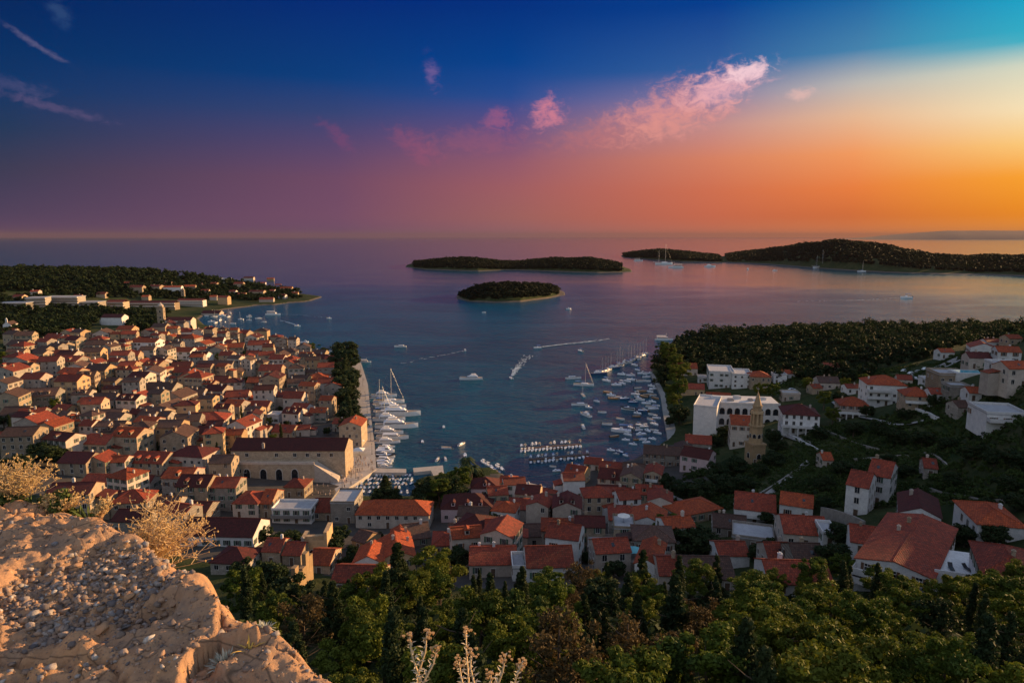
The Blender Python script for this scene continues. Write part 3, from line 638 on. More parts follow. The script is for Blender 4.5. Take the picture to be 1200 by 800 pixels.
def roof_into(parent, w, d, h, rt, rc, slope, wc='white', nm='roof'):
    """roof mesh over a w x d body with walls h high; returns (object, height function)"""
    mb = MB(); t = math.tan(R(slope)); o_, th, e = .32, .17, .02; gx = .13
    if rt in 'ge':
        W_, D_ = (w, d) if rt == 'g' else (d, w); rise = D_/2*t
        a = [(-D_/2-o_, h-o_*t+e), (0, h+rise+e), (D_/2+o_, h-o_*t+e)]; pr = a + [(x, z+th) for x, z in reversed(a)]
        V = [(x, y, z) for x in (-W_/2-gx, W_/2+gx) for y, z in pr]; Fs = [(k,(k+1)%6,6+(k+1)%6,6+k) for k in range(6)] + [(0,1,4,5)[::-1],(1,2,3,4)[::-1],(6,7,10,11),(7,8,9,10)]
        if rt == 'e': V = [(-y, x, z) for x, y, z in V]
        mb.add(V, Fs); ridge = MB()
        xr = W_/2+gx
        if rt == 'g': mb.box(-xr, xr, -.14, .14, h+rise+th-.02, h+rise+th+.10)
        else: mb.box(-.14, .14, -xr, xr, h+rise+th-.02, h+rise+th+.10)
        hf = (lambda x, y: h + (D_/2-abs(y if rt == 'g' else x))*t)
    else:
        m_ = min(w, d)/2; rise = m_*t; rx, ry = w/2-m_, d/2-m_; X, Y = w/2+o_, d/2+o_; z0 = h-o_*t+e
        V = [(-X,-Y,z0),(X,-Y,z0),(X,Y,z0),(-X,Y,z0),(-X,-Y,z0+th),(X,-Y,z0+th),(X,Y,z0+th),(-X,Y,z0+th),(-rx-.01,-ry-.01,h+rise+th),(rx+.01,-ry-.01,h+rise+th),(rx+.01,ry+.01,h+rise+th),(-rx-.01,ry+.01,h+rise+th)]
        mb.add(V, [(0,3,2,1),(0,1,5,4),(1,2,6,5),(2,3,7,6),(3,0,4,7),(4,5,9,8),(5,6,10,9),(6,7,11,10),(7,4,8,11),(8,9,10,11)])
        for a, b_ in ((4,8),(5,9),(6,10),(7,11)): mb.tube([V[a], V[b_]], .12, 4)
        mb.tube([(-rx,-ry,h+rise+th),(rx,ry,h+rise+th)], .13, 4)
        hf = lambda x, y: h + min(w/2-abs(x), d/2-abs(y), m_)*t
    return mb.build(nm, M[rc], parent), hf
def body_into(parent, w, d, h, rt, wc, slope, down=4.0, nm='wall'):
    mb = MB()
    if rt in 'ge':
        W_, D_ = (w, d) if rt == 'g' else (d, w); rise = D_/2*math.tan(R(slope))
        pr = [(-D_/2,-down),(D_/2,-down),(D_/2,h),(0,h+rise),(-D_/2,h)]; V = [(x,y,z) for x in (-W_/2,W_/2) for y,z in pr]
        if rt == 'e': V = [(-y,x,z) for x,y,z in V]
        mb.add(V, [(4,3,2,1,0),(5,6,7,8,9)] + [(k,(k+1)%5,5+(k+1)%5,5+k) for k in range(5)])
    else: mb.box(-w/2, w/2, -d/2, d/2, -down, h)
    return mb.build(nm, M[wc], parent)
def windows(root, w, d, h, sides, wm, fl, skip=.12, dens=2.9, door=True, z0=1.0, rr=random):
    me = WM[wm]; sh = h/fl
    for s in sides:
        L = w if s in 'fb' else d; n = max(1, int(L/dens)); dr = rr.randrange(n) if door and s == sides[0] else -1
        for f in range(fl):
            z = f*sh + (z0 if sh > 2.4 else .7)
            if z + 1.5 > h: z = h-1.75
            for k in range(n):
                p = (k+.5)/n*L - L/2
                loc, rz = {'f': ((p,-d/2,z),0), 'r': ((w/2,p,z),math.pi/2), 'l': ((-w/2,p,z),-math.pi/2), 'b': ((p,d/2,z),math.pi)}[s]
                if f == 0 and k == dr: put(DM, 'door', root, (loc[0],loc[1],.02), rz); continue
                if rr.random() < skip: continue
                put(me, 'window', root, loc, rz)
def chimney(roof, x, y, z, big=1.0, wc='pale'):
    mb = MB(); a = .3*big; mb.box(x-a, x+a, y-a*.8, y+a*.8, z-.6, z+1.0*big); mb.box(x-a-.06, x+a+.06, y-a*.8-.06, y+a*.8+.06, z+1.0*big, z+1.12*big); mb.box(x-a*.6, x+a*.6, y-a*.5, y+a*.5, z+1.12*big, z+1.3*big)
    mb.build('chimney', M[wc], roof)
def dormer(roof, x, y, z, wc, rc):
    mb = MB(); mb.box(x-.6, x+.6, y-.1, y+2.0, z-.8, z+1.0); o = mb.build('dormer', M[wc], roof)
    mb.V, mb.F, mb.I = [], [], []; mb.box(x-.35, x+.35, y-.14, y-.09, z, z+.8); mb.build('dormer_window', M['glass'], roof)
    mb = MB(); mb.add([(x-.8,y-.3,z+1.0),(x+.8,y-.3,z+1.0),(x,y-.3,z+1.5),(x-.8,y+2.4,z+1.0),(x+.8,y+2.4,z+1.0),(x,y+2.4,z+1.5)], [(0,1,2),(5,4,3),(0,2,5,3),(1,4,5,2),(0,3,4,1)]); mb.build('dormer_roof', M[rc], roof)
def house(u, v, wp, hp, rt='g', wc='cream', rc='red', yaw=0.0, d=None, fl=None, wm=None, slope=None, chim=None, look=None, dorm=0, nowin=False, label=None, name='house', xyz=None, rr=random, sides=None, terr=None):
    x, y, z = P(u, v) if xyz is None else xyz
    D = depth(x, y, z); w = wp*D/F; h = max(2.8, hp*D/F*1.06); ya = R(yaw)
    d = d or min(max(w*rr.uniform(.75,1.05), 7), 12)
    if rt == 'e' and d < w: d = w*1.15
    slope = slope or rr.uniform(20, 27); fl = fl or max(1, int(round(h/3.1)))
    c, s = math.cos(ya), math.sin(ya); cxx, cyy = x - s*d/2, y + c*d/2
    root = emp(name, (cxx, cyy, z), ya)
    body_into(root, w, d, h, rt, wc, slope)
    if rt == 'f':
        mb = MB(); mb.box(-w/2-.12, w/2+.12, -d/2-.12, d/2+.12, h, h+.22); mb.build('roof', M['flatroof'], root); mb = MB()
        for q in ((-w/2-.12,w/2+.12,-d/2-.12,-d/2+.1),(-w/2-.12,w/2+.12,d/2-.1,d/2+.12),(-w/2-.12,-w/2+.1,-d/2+.1,d/2-.1),(w/2-.1,w/2+.12,-d/2+.1,d/2-.1)): mb.box(*q, h+.22, h+.85)
        mb.build('parapet', M[wc], root)
    else:
        roof, hf = roof_into(root, w, d, h, rt, rc, slope)
        nc = (rr.random() < .75) + (rr.random() < .2) if chim is None else chim
        for k in range(nc):
            px_, py_ = rr.uniform(-.38,.38)*w, rr.uniform(-.1,.3)*d; chimney(roof, px_, py_, hf(px_, py_), rr.uniform(.9,1.3), rr.choice(['pale','cream','white']))
        if D < 420 and rr.random() < .35 and dorm == 0:    # roof hatch
            px_ = rr.uniform(-.3,.3)*w; py_ = -d*.25; t = math.tan(R(slope)); zz = hf(px_,py_)+.2; mb = MB()
            mb.add([(px_-.35,py_-.5,zz-.5*t*(rt!='e')+.03),(px_+.35,py_-.5,zz-.5*t*(rt!='e')+.03),(px_+.35,py_+.5,zz+.5*t*(rt!='e')+.03),(px_-.35,py_+.5,zz+.5*t*(rt!='e')+.03),(px_-.35,py_-.5,zz-.6),(px_+.35,py_-.5,zz-.6),(px_+.35,py_+.5,zz-.3),(px_-.35,py_+.5,zz-.3)], [(0,1,2,3),(4,5,1,0),(5,6,2,1),(6,7,3,2),(7,4,0,3)])
            if rt == 'g': mb.build('skylight', M['glass'], roof)
        if dorm:
            for k in range(dorm): px_ = ((k+.5)/dorm-.5)*w*.8; py_ = -d/2+.9; dormer(roof, px_, py_, hf(px_, py_)+.35, wc, rc)
    vis = 'r' if (c*(-cxx) + s*(-cyy)) > 0 else 'l'
    if not nowin and D < 620: windows(root, w, d, h, sides or ('f'+vis), rr.choice([0,0,1,1,2,3]) if wm is None else wm, fl, rr=rr, skip=.15 if D < 300 else .25)
    root['category'] = 'house'
    if label is None and rt != 'f' and rr.random() < .38:
        sd_ = -1 if rr.random() < .5 else 1; aw, ad, ah = rr.uniform(2.4,4.2), d*rr.uniform(.45,.8), h*rr.uniform(.5,.72); x0 = sd_*w/2; x1 = x0+sd_*aw; xa, xb = min(x0,x1), max(x0,x1); yb = d*.5-.05; ya_ = yb-ad
        mb = MB(); mb.box(xa+(.01 if sd_ > 0 else 0), xb-(.01 if sd_ < 0 else 0), ya_, yb, -4, ah); mb.build('annex', M[wc], root)
        zi, zo = ah+.9, ah+.06; za, zb = (zi, zo) if sd_ > 0 else (zo, zi); mb = MB(); a_, b__ = xa-(.25 if sd_ < 0 else -.02), xb+(.25 if sd_ > 0 else -.02)
        mb.add([(a_,ya_-.2,za-.05),(b__,ya_-.2,zb-.05),(b__,yb,zb-.05),(a_,yb,za-.05),(a_,ya_-.2,za+.12),(b__,ya_-.2,zb+.12),(b__,yb,zb+.12),(a_,yb,za+.12)], [(0,3,2,1),(4,5,6,7),(0,1,5,4),(1,2,6,5),(2,3,7,6),(3,0,4,7)]); mb.build('annex_roof', M[rc], root)
    rec = dict(o=root, u=u, v=v-hp*.5, w=w, d=d, h=h, rt=rt, wc=wc, rc=rc, fl=fl, x=cxx, y=cyy, dorm=dorm, D=D, label=label); HOUSES.append(rec); FOOT.append((cxx, cyy, .5*math.sqrt(w*w+d*d)*.8)); return rec
rr = random.Random(21)
# --- old town on the slope ------------------------------------------------------ u, v(base), width px, wall px, roof, wall, roof colour, extras
OLD = [
 (85,557,36,15,'g','cream','maroon'),(112,557,25,16,'e','cream','red'),(135,557,24,16,'g','pale','orange'),(171,556,42,14,'g','cream','red',0,dict(dorm=3)),(218,556,45,22,'h','pale','maroon'),
 (259,566,26,24,'g','cream','brown'),(102,523,16,25,'g','pale','red'),(119,524,18,25,'g','pale','brown'),(137,524,19,25,'g','cream','brown'),
 (172,512,19,24,'g','grey','brown'),(190,511,18,24,'g','grey','brown'),(234,511,58,18,'h','pale','red',0,dict(d=13,chim=0)),(33,522,32,26,'e','grey','red'),(60,518,25,17,'f','grey','red'),
 (8,526,24,12,'g','cream','red'),(86,531,26,13,'g','ochre','orange'),(42,480,44,16,'g','grey','brown',0,dict(dorm=4)),(70,493,20,13,'g','ochre','red'),(120,484,28,16,'g','grey','brown'),
 (155,472,20,25,'g','grey','brown'),(130,469,20,13,'g','cream','maroon'),(186,470,34,14,'g','grey','brown'),(221,474,32,11,'g','grey','brown'),(247,479,18,11,'g','pale','maroon'),
 (277,476,26,11,'g','pale','red'),(276,509,24,10,'g','cream','brown'),(37,459,28,9,'g','white','orange'),(95,478,20,16,'g','grey','brown',0,dict(dorm=2)),
 (21,440,25,16,'e','grey','red'),(44,441,20,14,'g','pale','orange'),(75,441,34,18,'g','grey','red',0,dict(dorm=2)),(116,419,30,15,'g','grey','brown'),(101,401,16,7,'g','cream','brown'),
 (138,445,20,12,'g','ochre','red',28),(153,429,18,12,'g','cream','red'),(168,416,32,15,'g','white','orange'),(146,398,19,12,'g','ochre','orange'),(131,381,25,9,'g','white','maroon'),
 (185,431,19,10,'g','cream','brown'),(190,401,12,9,'g','ochre','orange'),(212,398,26,9,'h','white','red'),(212,421,24,9,'g','white','orange'),(231,429,20,11,'g','white','maroon'),
 (246,409,30,9,'g','white','maroon'),(240,395,14,8,'e','ochre','red'),(250,441,42,12,'g','grey','brown'),(277,446,14,10,'e','ochre','brown'),(281,398,18,7,'g','cream','red'),
 (275,416,20,9,'g','cream','orange'),(291,429,12,11,'e','ochre','red'),(303,416,24,12,'g','pale','red'),(316,446,26,12,'g','cream','red'),(339,441,12,16,'e','cream','red'),
 (357,426,15,9,'g','pale','orange'),(332,411,16,6,'h','ochre','orange'),(371,456,26,11,'h','pale','orange',0,dict(d=15)),(372,495,20,12,'g','grey','orange'),(326,473,22,7,'g','cream','red'),
 (320,496,14,9,'f','white','red'),(300,513,26,7,'g','grey','orange'),(330,513,26,7,'g','cream','red'),(352,511,22,8,'g','pale','red'),(247,375,22,8,'g','pale','maroon'),
 (345,470,24,10,'g','grey','brown'),(350,489,20,11,'g','white','red'),(302,487,24,10,'g','cream','red'),(385,441,14,9,'g','grey','orange'),(205,492,22,12,'g','pale','red'),(160,496,22,11,'g','grey','maroon'),
 (15,500,28,14,'g','grey','brown'),(95,503,22,12,'g','cream','red'),(300,458,22,10,'g','cream','orange'),(185,452,20,10,'g','pale','orange'),(210,447,22,11,'g','cream','red'),(12,476,22,12,'g','cream','red'),
 (392,462,13,10,'g','pale','orange'),(388,480,16,11,'g','cream','red'),(397,506,16,10,'g','grey','red'),(255,457,22,10,'g','cream','maroon'),(60,404,18,8,'g','pale','red'),(18,412,22,8,'g','cream','brown'),
 (8,395,16,6,'g','grey','orange'),(70,424,22,9,'g','cream','red'),(40,421,18,8,'g','ochre','brown')]
for t in OLD:
    u, v, wp, hp, rt, wc, rc = t[:7]; yaw = (t[7] if len(t) > 7 else 0) + rr.uniform(-11, 11) + (u-200)*-.015; kw = t[8] if len(t) > 8 else {}
    house(u, v, wp, hp*.95, rt, wc, rc, yaw, rr=rr, **kw)
def free(x, y, r, k=.86):
    return all(math.hypot(x-a, y-b_) > (r+c_)*k for a, b_, c_ in FOOT)
def fill(poly, rows, cols, wr, hr, seed, yawb=0.0, k=.86, wcs=('cream','grey','pale','ochre','cream','grey'), rcs=('red','orange','brown','red','maroon','red'), most=999):
    r_ = random.Random(seed); Pl = np.array(poly); lo, hi_ = Pl.min(0), Pl.max(0); n = 0; vv = lo[1]
    cand = []
    while vv < hi_[1]:
        uu = lo[0] + r_.uniform(0, cols)
        while uu < hi_[0]:
            a, b_ = uu + r_.uniform(-3,3), vv + r_.uniform(-2,2)
            if sdist(np.array([a]), np.array([b_]), Pl)[0] > 0: cand.append((a, b_))
            uu += cols
        vv += rows
    for a, b_ in sorted(cand, key=lambda q: -q[1]):
        x, y, z = P(a, b_); D = depth(x, y, z); wp = r_.uniform(*wr)*F/D; hp = r_.uniform(*hr)*F/D; w = wp*D/F
        if math.hypot(x,y) < 60 or Hs(x, y) < 1.3 or sdist(np.array([x]), np.array([y+3]))[0] < 5: continue
        if not free(x, y+4, .4*math.hypot(w, 9), k): continue
        house(a, b_, wp, hp, r_.choices(['g','e','h'], [6,2.2,1.6])[0], r_.choice(wcs), r_.choice(rcs), yawb + r_.uniform(-16,16), rr=r_, dorm=r_.choice([0,0,0,0,0,1,2]) if D < 430 else 0); n += 1
        if n >= most: break
    print('fill', seed, n)
# --- special buildings (placed before the fill so that it keeps clear) ------------
SPECIAL = []
def spec(root, label, cat, u, v, r): root['label'] = label; root['category'] = cat; FOOT.append((root.location.x, root.location.y, r)); SPECIAL.append(root)
def base(u, v, yaw=0.0, name='building'):
    x, y, z = P(u, v); return emp(name, (x, y, z), R(yaw)), depth(x, y, z)/F, (x, y, z)
# arsenal
a, k, p = base(333, 563, 0, 'arsenal_building'); w = 136*k; h = 31*k; d = 14; a.location.y += 6
g1 = emp  # noqa
o = body_into(a, w, d, h, 'g', 'cream', 24); o.location.y = d/2; ro, hf = roof_into(a, w, d, h, 'g', 'maroon', 24); ro.location.y = d/2
tw = 92*k; mb = MB(); mb.box(-w/2+4, -w/2+4+tw, -5.5, 0.02, -3, h*.62); mb.build('terrace', M['cream'], a)
mb = MB(); x0, x1 = -w/2+4, -w/2+4+tw; mb.box(x0, x1, -5.6, -5.35, h*.62+.003, h*.62+1.0)
mb.build('terrace_parapet', M['pale'], a)
mb = MB(); mb.add([(x1,-5.5,-3),(x1+9,-5.5,-3),(x1+9,-5.5,.3),(x1,-5.5,h*.62),(x1,-1,-3),(x1+9,-1,-3),(x1+9,-1,.3),(x1,-1,h*.62)], [(0,1,2,3),(7,6,5,4),(0,4,5,1),(1,5,6,2),(2,6,7,3),(3,7,4,0)]); mb.build('stair', M['pale'], a)
for q in (-.21, .0, .20, .40): put(WARCHL, 'arched_door', a, (x0+tw*(q+.3)+1.5, -5.5, .1), 0, 1.15)
for q in (-.40,-.33): put(WM[0], 'window', a, (x0+tw*(q+.45), -5.5, h*.3))
for q in (-.36,-.10,.06,.17,.27,.38): put(WM[3], 'window', a, (w*q, 0, h*.76), 0, 1.15)
chimney(ro, -w*.22, -d*.42, h+.9, 1.6); spec(a, 'very long stone arsenal with dark maroon roof and arched doors facing the square', 'building', 333, 563, 30)
FOOT += [(a.location.x-18, a.location.y+6, 12), (a.location.x+18, a.location.y+6, 12)]
# gable-fronted house by the quay
r_ = house(411, 525, 26, 25, 'e', 'cream', 'orange', 0, d=13, fl=3, nowin=True, chim=1, label='tall cream gable-fronted house with three rows of small windows beside the parasols', name='gable_house')
for f in range(3):
    for q in ((-.3,-.02,.28) if f < 2 else (-.12,.2)): put(WM[0], 'window', r_['o'], (r_['w']*q, -r_['d']/2, r_['h']*(.12+.36*f)))
# bell tower
def bell_tower(u, v, hp, wp, label):
    t, k, p = base(u, v, 8, 'bell_tower'); H_, w = hp*k, wp*k; mb = MB(); mb.box(-w/2,w/2,-w/2,w/2,-3,H_*.78)
    for z in (.3,.55,.77): mb.box(-w/2-.18,w/2+.18,-w/2-.18,w/2+.18,H_*z,H_*z+.4)
    mb.build('tower_shaft', M['cream'], t); mb = MB(); s = w*.38; mb.box(-s,s,-s,s,H_*.78+.4,H_*.86); mb.build('belfry', M['cream'], t)
    mb = MB(); mb.frus(s*1.4, .1, H_*.86, H_, 8); mb.build('spire', M['pale'], t)
    for f in range(3):
        for rz, lx, ly in ((0,0,-w/2),(math.pi/2,w/2,0)): put(WARCH, 'arched_window', t, (lx, ly, H_*(.12+.24*f)), rz, .8)
    spec(t, label, 'tower', u, v, 5)
bell_tower(190, 383, 29, 7, 'slender stone bell tower rising above the bay-side end of the old town')
house(209, 385, 30, 9, 'g', 'pale', 'maroon', 0, d=12, label='broad pale church nave with dark maroon roof beside the slender bell tower', name='church', chim=0)
bell_tower(215, 350, 13, 3.5, 'thin white tower beside the long red-roofed buildings across the bay')
# ruined tiered church tower
t, k, p = base(884, 541, 12, 'church_tower'); H_ = 84*k; w = 16.5*k; mb = MB(); mb.box(-w/2,w/2,-w/2,w/2,-3,H_*.26); mb.box(-w/2-.25,w/2+.25,-w/2-.25,w/2+.25,H_*.26,H_*.285); mb.build('tower_base', M['ochre'], t)
mb = MB(); mb.frus(w*.47,w*.45,H_*.285,H_*.52,8,ph=.39); mb.frus(w*.54,w*.54,H_*.52,H_*.54,8,ph=.39); mb.build('middle_stage', M['ochre'], t)
mb = MB()
for k_ in range(8):
    a_ = 2*math.pi*k_/8+.39; c = (w*.36*math.cos(a_), w*.36*math.sin(a_)); mb.frus(.42,.36,H_*.54,H_*.70,6,c=c)
mb.frus(w*.24,w*.22,H_*.54,H_*.70,8); mb.frus(w*.46,w*.44,H_*.70,H_*.73,8,ph=.39); mb.build('arcade_stage', M['ochre'], t)
mb = MB(); mb.frus(w*.32,w*.30,H_*.73,H_*.80,8,ph=.39); mb.frus(w*.36,w*.34,H_*.80,H_*.815,8,ph=.39); mb.frus(w*.28,.12,H_*.815,H_,8,ph=.39); mb.build('spire', M['ochre'], t)
mb = MB(); mb.tube([(0,0,H_),(0,0,H_+1.6)],.06); mb.tube([(-.5,0,H_+1.1),(.5,0,H_+1.1)],.06); mb.build('cross', M['metal'], t)
for k_ in range(8):
    a_ = 2*math.pi*k_/8; put(WARCH, 'arched_window', t, (w*.425*math.cos(a_), w*.425*math.sin(a_), H_*.36), a_+math.pi/2, .62)
for rz, lx, ly in ((0,0,-w/2),(-math.pi/2,-w/2,0),(math.pi/2,w/2,0)): put(WARCH, 'arched_window', t, (lx, ly, H_*.07), rz, .8)
put(DM, 'door', t, (-w*.3,-w/2,0))
spec(t, 'tiered octagonal stone church tower with pointed spire on the green slope', 'tower', 884, 541, 5)
# arcaded hotel and its wings
def arcade(u, v, wp, hp, yaw, d, rows, n, label, side=None):
    t, k, p = base(u, v, yaw, 'hotel'); w, h = wp*k, hp*k; body_into(t, w, d, h, 'f', 'white', 0).location.y = d/2
    mb = MB(); mb.box(-w/2-.2,w/2+.2,-.2,d+.2,h,h+.3); mb.box(-w/2-.2,w/2+.2,-.2,.05,h+.3,h+.9); mb.box(-w/2-.2,-w/2+.05,.05,d+.2,h+.3,h+.9); mb.build('roof_terrace', M['white'], t)
    for f in range(rows):
        for i in range(n): put(WARCH, 'arched_window', t, ((i+.5)/n*w-w/2, 0, h*(.08+f/rows*.93)), 0, min(1.25, h/rows/3.0))
    for i, (bx, by, bw, bh) in enumerate([(-.38,.5,2.5,1.6),(-.18,.35,1.6,1.1),(-.05,.65,1.9,1.4),(.12,.4,1.2,1.0),(.3,.6,2.4,1.2)]):
        mb = MB(); X, Y = bx*w, by*d; mb.box(X-bw,X+bw,Y-1,Y+1,h+.3,h+.3+bh); mb.box(X-bw*.7,X+bw*.7,Y-.7,Y+.7,h+.3+bh,h+.5+bh); mb.build('roof_plant', M['metal'] if i % 2 else M['white'], t)
    spec(t, label, 'hotel', u, v, max(w, d)*.5); return t
arcade(872, 500, 78, 27, -6, 17, 2, 9, 'long white hotel with two rows of arched windows and a cluttered roof terrace')
HT = house(825, 513, 26, 35, 'f', 'white', 'red', -22, d=24, nowin=True, label='plain white flat-roofed hotel wing standing above the harbour path', name='hotel')
house(845, 455, 28, 18, 'f', 'white', 'red', -12, d=22, label='long grey flat-roofed block against the pines with a railed edge', name='apartment_block')
house(869, 455, 22, 15, 'f', 'white', 'red', -12, d=18, label='second flat-roofed block beside the long grey one below the pines', name='apartment_block')
house(891, 455, 23, 13, 'h', 'cream', 'orange', -8, label='small hipped house with bright red roof at the edge of the pines')
house(806, 440, 22, 8, 'g', 'pale', 'orange', -8, label='low orange-roofed house half hidden in pines above the harbour path')
house(812, 463, 26, 7, 'g', 'ochre', 'red', -12, d=11, label='low red-roofed building just behind the plain white hotel wing'); house(842, 471, 28, 5, 'g', 'ochre', 'orange', -12, d=9, label='long low orange-red roof squeezed between the hotel blocks')
house(826, 448, 16, 5, 'f', 'white', 'red', -12, label='tiny flat-topped white annex among red roofs behind the hotel')
house(873, 524, 34, 25, 'g', 'pale', 'orange', -14, d=13, fl=3, chim=0, label='pale three-storey church building with orange roof touching the tiered church tower', name='church')
house(818, 530, 30, 10, 'g', 'grey', 'red', -14, label='stone house with red roof directly below the plain white hotel wing')
house(776, 547, 44, 14, 'g', 'grey', 'brown', -12, d=10, label='long mottled stone row house where the harbour path meets the roofs'); house(800, 541, 20, 14, 'e', 'grey', 'brown', -14, label='stone gabled house between the pink house and the long mottled row')
house(813, 553, 34, 17, 'g', 'pink', 'maroon', -32, d=10, fl=2, chim=1, label='pink house with dark maroon roof standing alone above a walled garden', name='pink_house')
